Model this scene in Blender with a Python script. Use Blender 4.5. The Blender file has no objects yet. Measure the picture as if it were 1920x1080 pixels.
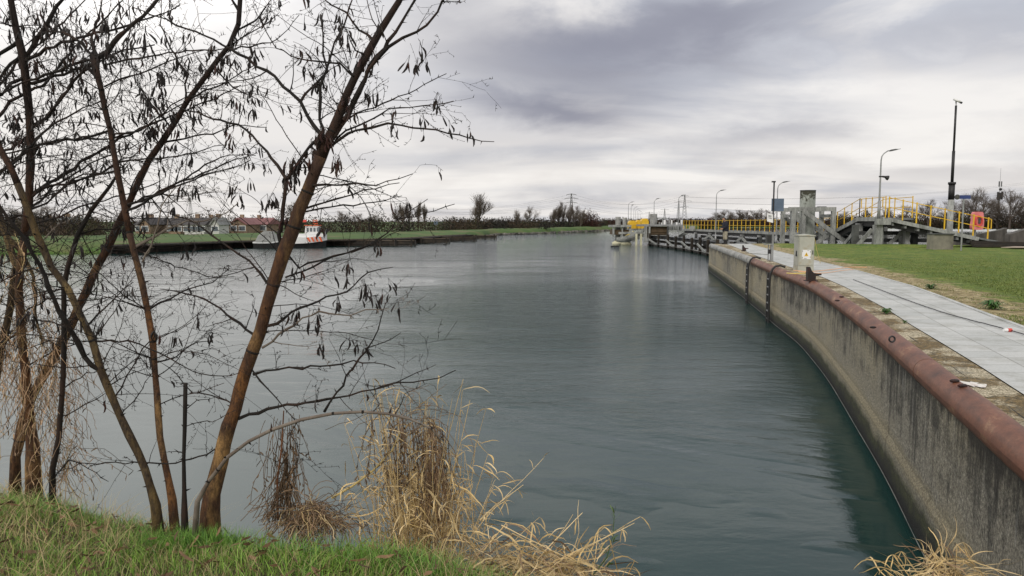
import bpy, math, random
import numpy as np
from mathutils import Vector, Matrix
R = math.radians
rnd = random.Random(7)
S = bpy.context.scene
COL = S.collection
# ------------------------------------------------------------------ camera
F = 1400.0; TH = math.atan(125 / F); CT, ST = math.cos(TH), math.sin(TH); CZ = 3.3
cd = bpy.data.cameras.new('camera'); cam = bpy.data.objects.new('camera', cd); COL.objects.link(cam)
cam.location = (0, 0, CZ); cam.rotation_euler = (R(90) - TH, 0, 0)
cd.sensor_width = 36; cd.lens = 36 * F / 1920; cd.clip_end = 8000; cd.clip_start = 0.05
S.camera = cam
def ray(x, y):
    u = (x - 960) / F; v = (540 - y) / F
    return Vector((u, CT + v * ST, -ST + v * CT))
def at(x, y, Y):
    d = ray(x, y); return Vector((0, 0, CZ)) + d * (Y / d.y)
def gp(x, y, z):
    d = ray(x, y); return Vector((0, 0, CZ)) + d * ((z - CZ) / d.z)
# ------------------------------------------------------------------ materials
def srgb(r, g, b):
    f = lambda c: (c / 255 / 12.92) if c <= 10 else ((c / 255 + .055) / 1.055) ** 2.4
    return (f(r), f(g), f(b), 1)
def newmat(name):
    m = bpy.data.materials.new(name); m.use_nodes = True
    nt = m.node_tree; b = nt.nodes['Principled BSDF']
    return m, nt, b
def N(nt, t, **k):
    n = nt.nodes.new(t)
    for a, v in k.items():
        if a.startswith('i_'):
            key = a[2:]; key = int(key) if key.isdigit() else key.replace('_', ' ')
            n.inputs[key].default_value = v
        else: setattr(n, a, v)
    return n
def L(nt, a, b): nt.links.new(a, b)
def ramp(nt, fac, stops, interp='LINEAR'):
    n = nt.nodes.new('ShaderNodeValToRGB'); n.color_ramp.interpolation = interp
    e = n.color_ramp.elements
    while len(e) > 1: e.remove(e[-1])
    e[0].position = stops[0][0]; e[0].color = stops[0][1]
    for p, c in stops[1:]:
        q = e.new(p); q.color = c
    L(nt, fac, n.inputs['Fac']); return n.outputs['Color']
def g(v): return (v, v, v, 1)
def noise(nt, vec, scale, detail=5, rough=.6, dist=0, out='Fac'):
    n = N(nt, 'ShaderNodeTexNoise'); n.inputs['Scale'].default_value = scale
    n.inputs['Detail'].default_value = detail; n.inputs['Roughness'].default_value = rough
    n.inputs['Distortion'].default_value = dist
    if vec is not None: L(nt, vec, n.inputs['Vector'])
    return n.outputs[out]
def mapping(nt, vec, scale=(1, 1, 1), loc=(0, 0, 0), rot=(0, 0, 0)):
    n = N(nt, 'ShaderNodeMapping'); n.inputs['Scale'].default_value = scale
    n.inputs['Location'].default_value = loc; n.inputs['Rotation'].default_value = rot
    L(nt, vec, n.inputs['Vector']); return n.outputs['Vector']
def mixc(nt, fac, a, b, mode='MIX'):
    n = N(nt, 'ShaderNodeMix', data_type='RGBA', blend_type=mode)
    for s, v in ((0, fac), (6, a), (7, b)):
        if hasattr(v, 'is_output'): L(nt, v, n.inputs[s])
        else: n.inputs[s].default_value = v
    return n.outputs[2]
def math_(nt, op, a, b=None, c=None, clamp=False):
    n = N(nt, 'ShaderNodeMath', operation=op); n.use_clamp = clamp
    for i, v in enumerate((a, b, c)):
        if v is None: continue
        if hasattr(v, 'is_output'): L(nt, v, n.inputs[i])
        else: n.inputs[i].default_value = v
    return n.outputs[0]
def bump(nt, b, h, strength=.3, dist=.02):
    n = N(nt, 'ShaderNodeBump'); n.inputs['Strength'].default_value = strength
    n.inputs['Distance'].default_value = dist; L(nt, h, n.inputs['Height'])
    L(nt, n.outputs[0], b.inputs['Normal'])
def speck(nt, col, vec, scale, lo, hi, a=.40, b_=.60, detail=8):
    f = noise(nt, vec, scale, detail, .85)
    return mixc(nt, 1, col, ramp(nt, f, [(a, g(lo)), (b_, g(hi))]), 'MULTIPLY')
def geo(nt): return N(nt, 'ShaderNodeNewGeometry').outputs['Position']
def nmat(name, c1, c2, scale=3, rough=.8, metal=0, bs=.2, bd=.01, stretch=(1, 1, 1), c3=None, detail=6, attr=False, speckle=0):
    m, nt, b = newmat(name)
    p = mapping(nt, geo(nt), stretch)
    f = noise(nt, p, scale, detail)
    st = [(.35, c1), (.65, c2)]
    if c3: st = [(.3, c1), (.5, c2), (.68, c3)]
    col = ramp(nt, f, st)
    if attr:
        a = N(nt, 'ShaderNodeAttribute', attribute_name='Col')
        col = mixc(nt, 1.0, col, a.outputs['Color'], 'MULTIPLY')
    if speckle: col = speck(nt, col, p, scale * 7, 1 - speckle, 1 + speckle)
    L(nt, col, b.inputs['Base Color'])
    b.inputs['Roughness'].default_value = rough; b.inputs['Metallic'].default_value = metal
    if bs: bump(nt, b, noise(nt, p, scale * 6, 4), bs, bd)
    return m
M = {}
M['bark'] = nmat('bark', (.20, .085, .022, 1), (.05, .022, .010, 1), 9, .85, bs=1, bd=.012, stretch=(1, 1, .35), c3=(.26, .15, .055, 1), detail=10, speckle=.55)
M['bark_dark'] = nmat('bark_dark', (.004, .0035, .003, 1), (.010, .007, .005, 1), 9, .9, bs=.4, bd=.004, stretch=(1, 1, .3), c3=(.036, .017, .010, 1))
M['bark_olive'] = nmat('bark_olive', (.13, .085, .024, 1), (.03, .018, .009, 1), 7, .85, bs=1, bd=.01, stretch=(1, 1, .35), c3=(.20, .14, .055, 1), detail=10, speckle=.5)
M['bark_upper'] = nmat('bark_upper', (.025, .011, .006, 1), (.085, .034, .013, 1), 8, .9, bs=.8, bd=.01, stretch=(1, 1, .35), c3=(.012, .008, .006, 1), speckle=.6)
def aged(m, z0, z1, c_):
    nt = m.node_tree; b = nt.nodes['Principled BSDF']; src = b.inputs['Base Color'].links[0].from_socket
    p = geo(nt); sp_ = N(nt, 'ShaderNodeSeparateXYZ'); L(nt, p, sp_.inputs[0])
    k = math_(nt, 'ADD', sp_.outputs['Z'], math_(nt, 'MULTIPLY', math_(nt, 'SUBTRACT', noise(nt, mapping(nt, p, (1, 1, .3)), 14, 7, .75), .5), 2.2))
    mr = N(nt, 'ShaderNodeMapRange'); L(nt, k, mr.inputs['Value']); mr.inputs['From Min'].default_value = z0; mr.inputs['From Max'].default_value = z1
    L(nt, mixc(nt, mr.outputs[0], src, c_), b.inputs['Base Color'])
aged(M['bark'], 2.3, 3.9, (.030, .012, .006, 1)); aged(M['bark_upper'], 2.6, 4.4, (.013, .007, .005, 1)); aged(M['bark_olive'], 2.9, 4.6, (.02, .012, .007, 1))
M['bark_grey'] = nmat('bark_grey', (.20, .17, .14, 1), (.10, .075, .06, 1), 8, .85, bs=.3, bd=.004)
M['twig_far'] = nmat('twig_far', (.12, .095, .08, 1), (.08, .062, .055, 1), .4, .9, bs=0, attr=True)
M['pods'] = nmat('pods', (.008, .005, .004, 1), (.016, .009, .007, 1), 30, .6, bs=.2, bd=.002, attr=True)
M['grass_blade'] = nmat('grass_blade', (.9, .9, .9, 1), (1, 1, 1, 1), 4, .55, bs=0, attr=True)
M['straw'] = nmat('straw', (.75, .75, .75, 1), (1, 1, 1, 1), 14, .75, bs=0, attr=True)
M['bush'] = nmat('bush', (.7, .7, .7, 1), (1.0, 1, 1, 1), .5, .9, bs=0, attr=True)
M['soil'] = nmat('soil', (.045, .035, .02, 1), (.09, .075, .035, 1), 6, .95, bs=.8, bd=.04, c3=(.05, .07, .02, 1))
M['farland'] = nmat('farland', (.03, .065, .010, 1), (.05, .105, .012, 1), .12, .95, bs=.3, bd=.1, c3=(.12, .11, .045, 1))
M['galv'] = nmat('galvanised_steel', (.23, .235, .24, 1), (.36, .37, .375, 1), 2, .5, .5, bs=0)
M['greypaint'] = nmat('grey_paint', (.14, .145, .14, 1), (.27, .28, .27, 1), 1.8, .7, bs=.2, bd=.01, stretch=(1, 1, .3), c3=(.36, .37, .355, 1), speckle=.3)
M['darkgrey'] = nmat('dark_grey', (.04, .042, .042, 1), (.09, .095, .095, 1), 2, .75, bs=.2)
M['black'] = nmat('black_paint', (.008, .008, .009, 1), (.02, .02, .022, 1), 5, .55, bs=.1)
M['darkwood'] = nmat('dark_timber', (.007, .006, .005, 1), (.025, .02, .015, 1), 1.5, .85, bs=.4, c3=(.045, .033, .022, 1))
M['brownwood'] = nmat('brown_timber', (.06, .04, .022, 1), (.13, .09, .05, 1), 2, .85, bs=.4, stretch=(1, 1, 5))
M['yellow'] = nmat('yellow_paint', (.62, .37, .012, 1), (.78, .5, .03, 1), 2, .5, bs=0)
M['blue'] = nmat('blue_enamel', (.02, .04, .16, 1), (.03, .055, .2, 1), 2, .4, bs=0)
M['white'] = nmat('white_paint', (.7, .71, .72, 1), (.8, .8, .8, 1), 2, .5, bs=0)
M['cream'] = nmat('cream_canvas', (.55, .53, .36, 1), (.7, .68, .5, 1), 2, .7, bs=.2)
M['red'] = nmat('red_paint', (.55, .05, .04, 1), (.65, .09, .07, 1), 2, .5, bs=0)
M['pink'] = nmat('faded_red_plastic', (.62, .16, .17, 1), (.7, .24, .24, 1), 2, .5, bs=0)
M['orange'] = nmat('orange_red', (.72, .12, .03, 1), (.8, .16, .05, 1), 2, .5, bs=0)
M['cable_orange'] = nmat('cable_orange', (.8, .42, .2, 1), (.85, .5, .3, 1), 2, .5, bs=0)
M['straw_yellow'] = nmat('rope_yellow', (.7, .55, .12, 1), (.75, .6, .2, 1), 2, .6, bs=0)
M['rope_white'] = nmat('rope_white', (.1, .1, .095, 1), (.24, .24, .22, 1), 3, .7, bs=0)
M['rustdark'] = nmat('rusted_cast_iron', (.006, .005, .005, 1), (.014, .007, .006, 1), 7, .5, bs=.4, c3=(.06, .012, .009, 1))
M['tarp'] = nmat('grey_tarpaulin', (.16, .165, .16, 1), (.24, .25, .245, 1), .8, .7, bs=.5, bd=.1)
M['glass'] = nmat('window_glass', (.10, .12, .14, 1), (.16, .18, .2, 1), 2, .15, bs=0)
M['deckgrey'] = nmat('grey_deck_grating', (.11, .12, .125, 1), (.18, .19, .195, 1), 3, .8, bs=.4)
M['roof_dark'] = nmat('dark_roof_tiles', (.04, .038, .04, 1), (.07, .062, .06, 1), 1, .8, bs=.3)
M['roof_red'] = nmat('red_roof_tiles', (.17, .07, .07, 1), (.24, .11, .11, 1), 1, .8, bs=.3)
M['brickwall'] = nmat('brick_house_wall', (.2, .13, .09, 1), (.3, .22, .15, 1), 1.5, .85, bs=.2)
M['plaster'] = nmat('white_plaster', (.5, .5, .48, 1), (.62, .62, .6, 1), 1.5, .8, bs=0)
M['skin'] = nmat('skin', (.38, .2, .13, 1), (.45, .26, .18, 1), 8, .6, bs=0)
M['hair'] = nmat('dark_hair', (.015, .01, .008, 1), (.03, .02, .014, 1), 30, .7, bs=.3)
M['navy'] = nmat('dark_navy_cloth', (.007, .008, .016, 1), (.012, .013, .025, 1), 6, .85, bs=.3)
M['khaki'] = nmat('khaki_cloth', (.26, .24, .18, 1), (.34, .31, .24, 1), 6, .85, bs=.3)
M['backplate'] = nmat('blue_grey_sign_back', (.10, .14, .2, 1), (.13, .17, .24, 1), 3, .5, .2, bs=0)

def m_concrete_pale():
    m, nt, b = newmat('pale_concrete_pile')
    p = geo(nt)
    f = noise(nt, mapping(nt, p, (1, 1, .35)), 1.6, 8)
    col = ramp(nt, f, [(.3, (.13, .14, .125, 1)), (.5, (.25, .27, .245, 1)), (.7, (.34, .36, .33, 1))])
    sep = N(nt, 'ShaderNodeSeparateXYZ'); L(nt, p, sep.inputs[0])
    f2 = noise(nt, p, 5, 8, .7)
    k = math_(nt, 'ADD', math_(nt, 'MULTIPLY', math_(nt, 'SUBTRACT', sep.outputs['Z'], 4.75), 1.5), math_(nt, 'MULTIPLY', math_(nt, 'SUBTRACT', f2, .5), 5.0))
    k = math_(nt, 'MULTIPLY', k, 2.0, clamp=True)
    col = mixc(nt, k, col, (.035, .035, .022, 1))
    L(nt, col, b.inputs['Base Color']); b.inputs['Roughness'].default_value = .9
    return m
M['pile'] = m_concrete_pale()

def m_wall():
    m, nt, b = newmat('stained_quay_concrete')
    uv = N(nt, 'ShaderNodeUVMap').outputs[0]
    p = geo(nt); sep = N(nt, 'ShaderNodeSeparateXYZ'); L(nt, p, sep.inputs[0]); z = sep.outputs['Z']
    big = noise(nt, mapping(nt, uv, (.22, .5, 1)), 1, 5, .55)
    streak = noise(nt, mapping(nt, uv, (6, .6, 1)), 1, 6, .65, .5)
    streak2 = noise(nt, mapping(nt, uv, (20, 1.8, 1)), 1, 6, .75, .4)
    fine = noise(nt, mapping(nt, uv, (28, 18, 1)), 1, 8, .85)
    col = ramp(nt, fine, [(.36, (.07, .06, .048, 1)), (.47, (.19, .175, .14, 1)), (.58, (.32, .30, .245, 1)), (.66, (.6, .57, .5, 1))])
    # tan far stretches, greyer near
    col = mixc(nt, ramp(nt, big, [(.42, g(0)), (.6, g(.55))]), col, (.36, .31, .20, 1))
    d = math_(nt, 'ADD', math_(nt, 'MULTIPLY', streak, .75), math_(nt, 'MULTIPLY', streak2, .35))
    top = math_(nt, 'MULTIPLY', math_(nt, 'SUBTRACT', z, .55), .22)
    d = math_(nt, 'ADD', d, math_(nt, 'MULTIPLY', math_(nt, 'SUBTRACT', big, .5), -.6))
    blo = noise(nt, mapping(nt, uv, (1.6, 2.6, 1), (5, 5, 0)), 1, 7, .7)
    d = math_(nt, 'ADD', d, math_(nt, 'MULTIPLY', math_(nt, 'SUBTRACT', blo, .5), .7))
    dk = ramp(nt, math_(nt, 'ADD', d, top), [(.66, g(0)), (.84, g(.8))])
    col = mixc(nt, dk, col, (.018, .017, .015, 1))
    lt = ramp(nt, noise(nt, mapping(nt, uv, (9, .8, 1), (31, 7, 0)), 1, 6, .7), [(.56, g(0)), (.7, g(.7))])
    col = mixc(nt, lt, col, (.33, .325, .30, 1))
    # orange rust spots
    rs = ramp(nt, noise(nt, mapping(nt, uv, (7, 5, 1), (3, 1, 0)), 1, 8, .8), [(.66, g(0)), (.72, g(.6))])
    col = mixc(nt, rs, col, (.20, .075, .03, 1))
    # tan tide ledge
    zz = math_(nt, 'ADD', z, math_(nt, 'MULTIPLY', math_(nt, 'SUBTRACT', noise(nt, mapping(nt, uv, (1.3, 2, 1)), 1, 6, .65), .5), .3))
    led = ramp(nt, zz, [(.38, g(0)), (.45, g(.7)), (.54, g(.6)), (.64, g(0))])
    col = mixc(nt, led, col, mixc(nt, ramp(nt, fine, [(.4, g(0)), (.65, g(1))]), (.16, .13, .075, 1), (.30, .265, .17, 1)))
    low = ramp(nt, zz, [(.28, g(1)), (.42, g(0))])
    col = mixc(nt, low, col, ramp(nt, noise(nt, mapping(nt, uv, (5, 6, 1)), 1, 8, .8), [(.42, (.02, .02, .014, 1)), (.58, (.045, .052, .018, 1)), (.7, (.13, .11, .06, 1))]))
    wet = ramp(nt, zz, [(.10, g(1)), (.24, g(0))])
    col = mixc(nt, wet, col, (.007, .008, .007, 1))
    col = speck(nt, col, mapping(nt, uv, (1, .8, 1)), 42, .45, 1.75, .42, .60)
    col = mixc(nt, ramp(nt, noise(nt, mapping(nt, uv, (60, 40, 1)), 1, 4, .8), [(.64, g(0)), (.70, g(.8))]), col, (.5, .47, .41, 1))
    td = math_(nt, 'ADD', z, math_(nt, 'MULTIPLY', math_(nt, 'SUBTRACT', noise(nt, mapping(nt, uv, (3.5, .5, 1)), 1, 7, .75), .5), 1.7))
    col = mixc(nt, ramp(nt, math_(nt, 'MULTIPLY', td, .5), [(.70, g(0)), (.80, g(.88))]), col, (.02, .017, .014, 1))
    su = N(nt, 'ShaderNodeSeparateXYZ'); L(nt, uv, su.inputs[0])
    jn = math_(nt, 'LESS_THAN', math_(nt, 'FRACT', math_(nt, 'DIVIDE', su.outputs[0], 5.6)), .0035)
    col = mixc(nt, math_(nt, 'MULTIPLY', jn, .85), col, (.012, .011, .01, 1))
    L(nt, col, b.inputs['Base Color']); b.inputs['Roughness'].default_value = .88
    h = math_(nt, 'ADD', fine, math_(nt, 'MULTIPLY', streak, .5))
    bump(nt, b, h, .7, .02)
    return m
M['wall'] = m_wall()
def m_pipe():
    m, nt, b = newmat('red_oxide_pipe')
    uv = N(nt, 'ShaderNodeUVMap').outputs[0]
    f = noise(nt, mapping(nt, uv, (2.2, 4, 1)), 1, 9, .72)
    col = ramp(nt, f, [(.30, (.045, .02, .012, 1)), (.43, (.125, .046, .023, 1)), (.56, (.185, .07, .036, 1)), (.66, (.30, .17, .09, 1))])
    sp = noise(nt, mapping(nt, uv, (9, 10, 1)), 1, 8, .8)
    col = mixc(nt, ramp(nt, sp, [(.6, g(0)), (.68, g(.7))]), col, (.33, .22, .13, 1))
    sp2 = noise(nt, mapping(nt, uv, (5, 6, 1), (9, 9, 0)), 1, 8, .75)
    col = mixc(nt, ramp(nt, sp2, [(.6, g(0)), (.68, g(.8))]), col, (.055, .025, .02, 1))
    col = speck(nt, col, uv, 34, .8, 1.2)
    lw = ramp(nt, noise(nt, mapping(nt, uv, (.5, 2.2, 1), (3, 0, 0)), 1, 8, .75), [(.54, g(0)), (.66, g(.35))])
    col = mixc(nt, lw, col, (.13, .085, .05, 1))
    L(nt, col, b.inputs['Base Color']); b.inputs['Roughness'].default_value = .5
    bump(nt, b, sp, .35, .006)
    return m
M['pipe'] = m_pipe()
def m_coping():
    m, nt, b = newmat('mossy_coping')
    p = geo(nt)
    f = noise(nt, p, 30, 8, .85)
    col = ramp(nt, f, [(.38, (.11, .09, .055, 1)), (.5, (.37, .32, .22, 1)), (.62, (.70, .63, .48, 1))])
    big = noise(nt, p, 1.6, 7, .7)
    col = mixc(nt, ramp(nt, big, [(.45, g(0)), (.53, g(.9))]), col, ramp(nt, noise(nt, p, 22, 6, .8), [(.42, (.04, .036, .02, 1)), (.54, (.16, .10, .03, 1)), (.66, (.30, .21, .08, 1))]))
    pale = noise(nt, mapping(nt, p, (1, 1, 1), (40, 3, 0)), 2.4, 6, .65)
    col = mixc(nt, ramp(nt, pale, [(.56, g(0)), (.66, g(.55))]), col, (.22, .21, .17, 1))
    col = speck(nt, col, p, 60, .5, 1.6)
    L(nt, col, b.inputs['Base Color']); b.inputs['Roughness'].default_value = .95
    bump(nt, b, math_(nt, 'ADD', f, big), .8, .02)
    return m
M['coping'] = m_coping()
def m_path():
    m, nt, b = newmat('pale_paving_slabs')
    uv = N(nt, 'ShaderNodeUVMap').outputs[0]
    br = N(nt, 'ShaderNodeTexBrick'); L(nt, uv, br.inputs['Vector'])
    br.offset = 0.0; br.squash = 1
    br.inputs['Scale'].default_value = 1; br.inputs['Mortar Size'].default_value = .007
    br.inputs['Mortar Smooth'].default_value = .3
    br.inputs['Brick Width'].default_value = .42; br.inputs['Row Height'].default_value = .5
    br.inputs['Color1'].default_value = (.43, .445, .44, 1); br.inputs['Color2'].default_value = (.52, .53, .525, 1)
    br.inputs['Mortar'].default_value = (.25, .25, .235, 1)
    f = noise(nt, geo(nt), 2.2, 8, .7)
    col = mixc(nt, 1, br.outputs['Color'], ramp(nt, f, [(.34, (.74, .73, .69, 1)), (.52, g(1))]), 'MULTIPLY')
    sp = noise(nt, geo(nt), 9, 8, .8)
    col = mixc(nt, ramp(nt, sp, [(.68, g(0)), (.75, g(.5))]), col, (.2, .18, .14, 1))
    col = speck(nt, col, geo(nt), 40, .88, 1.08)
    L(nt, col, b.inputs['Base Color']); b.inputs['Roughness'].default_value = .85
    bump(nt, b, math_(nt, 'MULTIPLY', br.outputs['Fac'], -1), .5, .006)
    return m
M['path'] = m_path()
def m_lawn():
    m, nt, b = newmat('patchy_lawn')
    p = geo(nt)
    a = N(nt, 'ShaderNodeAttribute', attribute_name='Col'); sep = N(nt, 'ShaderNodeSeparateColor'); L(nt, a.outputs['Color'], sep.inputs[0])
    d = sep.outputs[0]
    f = noise(nt, p, 1.1, 8, .7)
    fine = noise(nt, mapping(nt, p, (1, 1, 1)), 18, 7, .8)
    gr = ramp(nt, f, [(.3, (.055, .12, .012, 1)), (.5, (.11, .165, .016, 1)), (.7, (.22, .22, .045, 1))])
    gr = mixc(nt, 1, gr, ramp(nt, fine, [(.3, g(.55)), (.7, g(1.25))]), 'MULTIPLY')
    dirt = ramp(nt, noise(nt, p, 7, 8, .8), [(.36, (.09, .065, .02, 1)), (.5, (.27, .21, .10, 1)), (.62, (.58, .49, .32, 1))])
    k = math_(nt, 'ADD', math_(nt, 'MULTIPLY', d, -1.0), math_(nt, 'MULTIPLY', noise(nt, p, .8, 8, .72), 2.4))
    k = ramp(nt, math_(nt, 'MULTIPLY', k, .5), [(.26, g(0)), (.38, g(.95))])
    col = mixc(nt, k, gr, dirt)
    col = speck(nt, col, p, 9, .6, 1.45)
    L(nt, col, b.inputs['Base Color']); b.inputs['Roughness'].default_value = .95
    bump(nt, b, fine, .8, .04)
    return m
M['lawn'] = m_lawn()
def m_water():
    m, nt, b = newmat('river_water')
    p = geo(nt)
    b.inputs['Base Color'].default_value = (.006, .033, .031, 1)
    b.inputs['Roughness'].default_value = .04; b.inputs['IOR'].default_value = 1.42
    n1 = noise(nt, mapping(nt, p, (.65, 1.1, 1), rot=(0, 0, .25)), 2.2, 6, .55, .2)
    n2 = noise(nt, mapping(nt, p, (.55, 1.1, 1), rot=(0, 0, -.12)), 4.2, 6, .75, .2)
    n0 = noise(nt, mapping(nt, p, (.25, .5, 1), rot=(0, 0, .2)), .55, 3, .5, .6)
    wn = noise(nt, mapping(nt, p, (.05, .11, 1), rot=(0, 0, .35), loc=(1.7, .4, 0)), 1, 5, .65, .8)
    def patch(cx, cy, rx, ry):
        v = mapping(nt, p, (1 / rx, 1 / ry, 0), (-cx / rx, -cy / ry, 0)); l = N(nt, 'ShaderNodeVectorMath', operation='LENGTH'); L(nt, v, l.inputs[0])
        return ramp(nt, math_(nt, 'ADD', l.outputs['Value'], math_(nt, 'MULTIPLY', math_(nt, 'SUBTRACT', wn, .5), 1.6)), [(.35, g(1)), (1.0, g(0))])
    wind = math_(nt, 'ADD', ramp(nt, wn, [(.45, g(.05)), (.7, g(.26))]), math_(nt, 'MULTIPLY', math_(nt, 'MAXIMUM', patch(2.5, 30, 9, 20), math_(nt, 'MULTIPLY', patch(8, 130, 70, 95), .55)), 1.3))
    h = math_(nt, 'ADD', math_(nt, 'MULTIPLY', n1, .5), math_(nt, 'MULTIPLY', n2, .6))
    n4 = noise(nt, mapping(nt, p, (.5, 1.0, 1), rot=(0, 0, .12)), 1.5, 4, .6, .1)
    h = math_(nt, 'ADD', h, math_(nt, 'MULTIPLY', n4, 1.5))
    h = math_(nt, 'MULTIPLY', h, wind)
    h = math_(nt, 'ADD', h, math_(nt, 'MULTIPLY', n0, .13))
    bump(nt, b, h, .62, .13)
    return m
M['water'] = m_water()
# ------------------------------------------------------------------ mesh builder
def wloc(o):
    v = Vector((0, 0, 0))
    while o: v += o.location; o = o.parent
    return v
def tag(o, label=None, cat=None, group=None, kind=None):
    if label: o['label'] = label
    if cat: o['category'] = cat
    if group: o['group'] = group
    if kind: o['kind'] = kind
    return o
def empty(name, loc, label, cat, group=None, rz=0):
    o = bpy.data.objects.new(name, None); COL.objects.link(o); o.location = loc; o.rotation_euler = (0, 0, rz)
    o.empty_display_size = .1
    return tag(o, label, cat, group)
class MB:
    def __init__(s): s.v = []; s.f = []; s.c = None; s.cols = []
    def _add(s, vs, fs):
        o = len(s.v); s.v.extend([tuple(v) for v in vs]); s.f.extend([tuple(i + o for i in f) for f in fs])
        if s.c is not None: s.cols.extend([s.c] * len(vs))
        return s
    def box(s, c, d, rz=0, m=None):
        x, y, z = d[0] / 2, d[1] / 2, d[2] / 2; cr, sr = math.cos(rz), math.sin(rz)
        vs = []
        for a in (-x, x):
            for b_ in (-y, y):
                for k in (-z, z): vs.append((c[0] + a * cr - b_ * sr, c[1] + a * sr + b_ * cr, c[2] + k))
        return s._add(vs, [(0, 1, 3, 2), (4, 6, 7, 5), (0, 4, 5, 1), (2, 3, 7, 6), (0, 2, 6, 4), (1, 5, 7, 3)])
    def bar(s, p, q, w, h):
        p = Vector(p); q = Vector(q); t = (q - p).normalized()
        up = Vector((0, 0, 1)) if abs(t.z) < .95 else Vector((0, 1, 0))
        a = t.cross(up).normalized() * (w / 2); b_ = a.cross(t).normalized() * (h / 2)
        vs = [p - a - b_, p + a - b_, p + a + b_, p - a + b_, q - a - b_, q + a - b_, q + a + b_, q - a + b_]
        return s._add(vs, [(0, 3, 2, 1), (4, 5, 6, 7), (0, 1, 5, 4), (1, 2, 6, 5), (2, 3, 7, 6), (3, 0, 4, 7)])
    def tube(s, pts, rad, n=6, cap=True):
        pts = [Vector(p) for p in pts]; k = len(pts)
        if not hasattr(rad, '__len__'): rad = [rad] * k
        vs = []; a = None
        for i, p in enumerate(pts):
            t = (pts[min(i + 1, k - 1)] - pts[max(i - 1, 0)])
            t = t.normalized() if t.length > 1e-9 else Vector((0, 0, 1))
            if a is None:
                a = t.cross(Vector((.3, .2, 1))) if abs(t.z) < .9 else t.cross(Vector((1, .1, 0)))
            a = a - t * a.dot(t)
            if a.length < 1e-6: a = t.orthogonal()
            a.normalize(); b_ = t.cross(a)
            for j in range(n):
                w = 2 * math.pi * j / n
                vs.append(p + (a * math.cos(w) + b_ * math.sin(w)) * rad[i])
        fs = [(i * n + j, i * n + (j + 1) % n, (i + 1) * n + (j + 1) % n, (i + 1) * n + j) for i in range(k - 1) for j in range(n)]
        if cap: fs += [tuple(range(n - 1, -1, -1)), tuple((k - 1) * n + j for j in range(n))]
        return s._add(vs, fs)
    def cyl(s, c, r, h, n=16, r2=None):
        return s.tube([c, (c[0], c[1], c[2] + h)], [r, r if r2 is None else r2], n)
    def cone(s, p, q, r):
        p = Vector(p); q = Vector(q); t = (q - p).normalized(); a = t.orthogonal().normalized() * r; b_ = t.cross(a)
        return s._add([p + a, p - a * .5 + b_ * .87, p - a * .5 - b_ * .87, q], [(0, 1, 3), (1, 2, 3), (2, 0, 3)])
    def prism(s, pts, z0, z1):
        n = len(pts)
        vs = [(p[0], p[1], z0) for p in pts] + [(p[0], p[1], z1) for p in pts]
        return s._add(vs, [tuple(range(n - 1, -1, -1)), tuple(range(n, 2 * n))] + [(i, (i + 1) % n, n + (i + 1) % n, n + i) for i in range(n)])
    def slab(s, pts, vec):  # planar polygon extruded by vec
        n = len(pts); vec = Vector(vec)
        vs = [Vector(p) for p in pts] + [Vector(p) + vec for p in pts]
        return s._add(vs, [tuple(range(n - 1, -1, -1)), tuple(range(n, 2 * n))] + [(i, (i + 1) % n, n + (i + 1) % n, n + i) for i in range(n)])
    def ell(s, c, d, nu=12, nv=8, tilt=None):
        vs = []; fs = []
        for i in range(nv + 1):
            ph = math.pi * i / nv
            for j in range(nu):
                t = 2 * math.pi * j / nu
                v = Vector((d[0] * math.sin(ph) * math.cos(t), d[1] * math.sin(ph) * math.sin(t), d[2] * math.cos(ph)))
                if tilt is not None: v = tilt @ v
                vs.append(Vector(c) + v)
        for i in range(nv):
            for j in range(nu): fs.append((i * nu + j, (i + 1) * nu + j, (i + 1) * nu + (j + 1) % nu, i * nu + (j + 1) % nu))
        return s._add(vs, fs)
    def build(s, name, mat, parent=None, smooth=False, base=None):
        me = bpy.data.meshes.new(name)
        o = bpy.data.objects.new(name, me); COL.objects.link(o)
        if parent is not None:
            off = wloc(parent); o.parent = parent
        else:
            a = np.array(s.v)
            off = Vector(base) if base is not None else Vector(((a[:, 0].min() + a[:, 0].max()) / 2, (a[:, 1].min() + a[:, 1].max()) / 2, a[:, 2].min()))
            o.location = off
        v = (np.array(s.v, dtype=np.float64) - np.array(off)).tolist()
        me.from_pydata(v, [], s.f); me.materials.append(mat)
        if smooth: me.polygons.foreach_set('use_smooth', [True] * len(me.polygons))
        if s.cols:
            ca = me.color_attributes.new('Col', 'FLOAT_COLOR', 'POINT')
            ca.data.foreach_set('color', np.array([(c[0], c[1], c[2], 1) for c in s.cols], dtype=np.float32).ravel())
        me.update(); return o
def one(name, mb, mat, label, cat, group=None, smooth=False, kind=None):
    return tag(mb.build(name, mat, None, smooth), label, cat, group, kind)
def cat_rom(pts, step):
    P = [Vector(p) for p in pts]; P = [P[0] * 2 - P[1]] + P + [P[-1] * 2 - P[-2]]; out = []
    for i in range(1, len(P) - 2):
        n = max(1, int((P[i + 1] - P[i]).length / step))
        for k in range(n):
            t = k / n
            out.append(.5 * ((2 * P[i]) + (P[i + 1] - P[i - 1]) * t + (2 * P[i - 1] - 5 * P[i] + 4 * P[i + 1] - P[i + 2]) * t * t + (3 * P[i] - P[i - 1] - 3 * P[i + 1] + P[i + 2]) * t ** 3))
    out.append(P[-2]); return out
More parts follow.
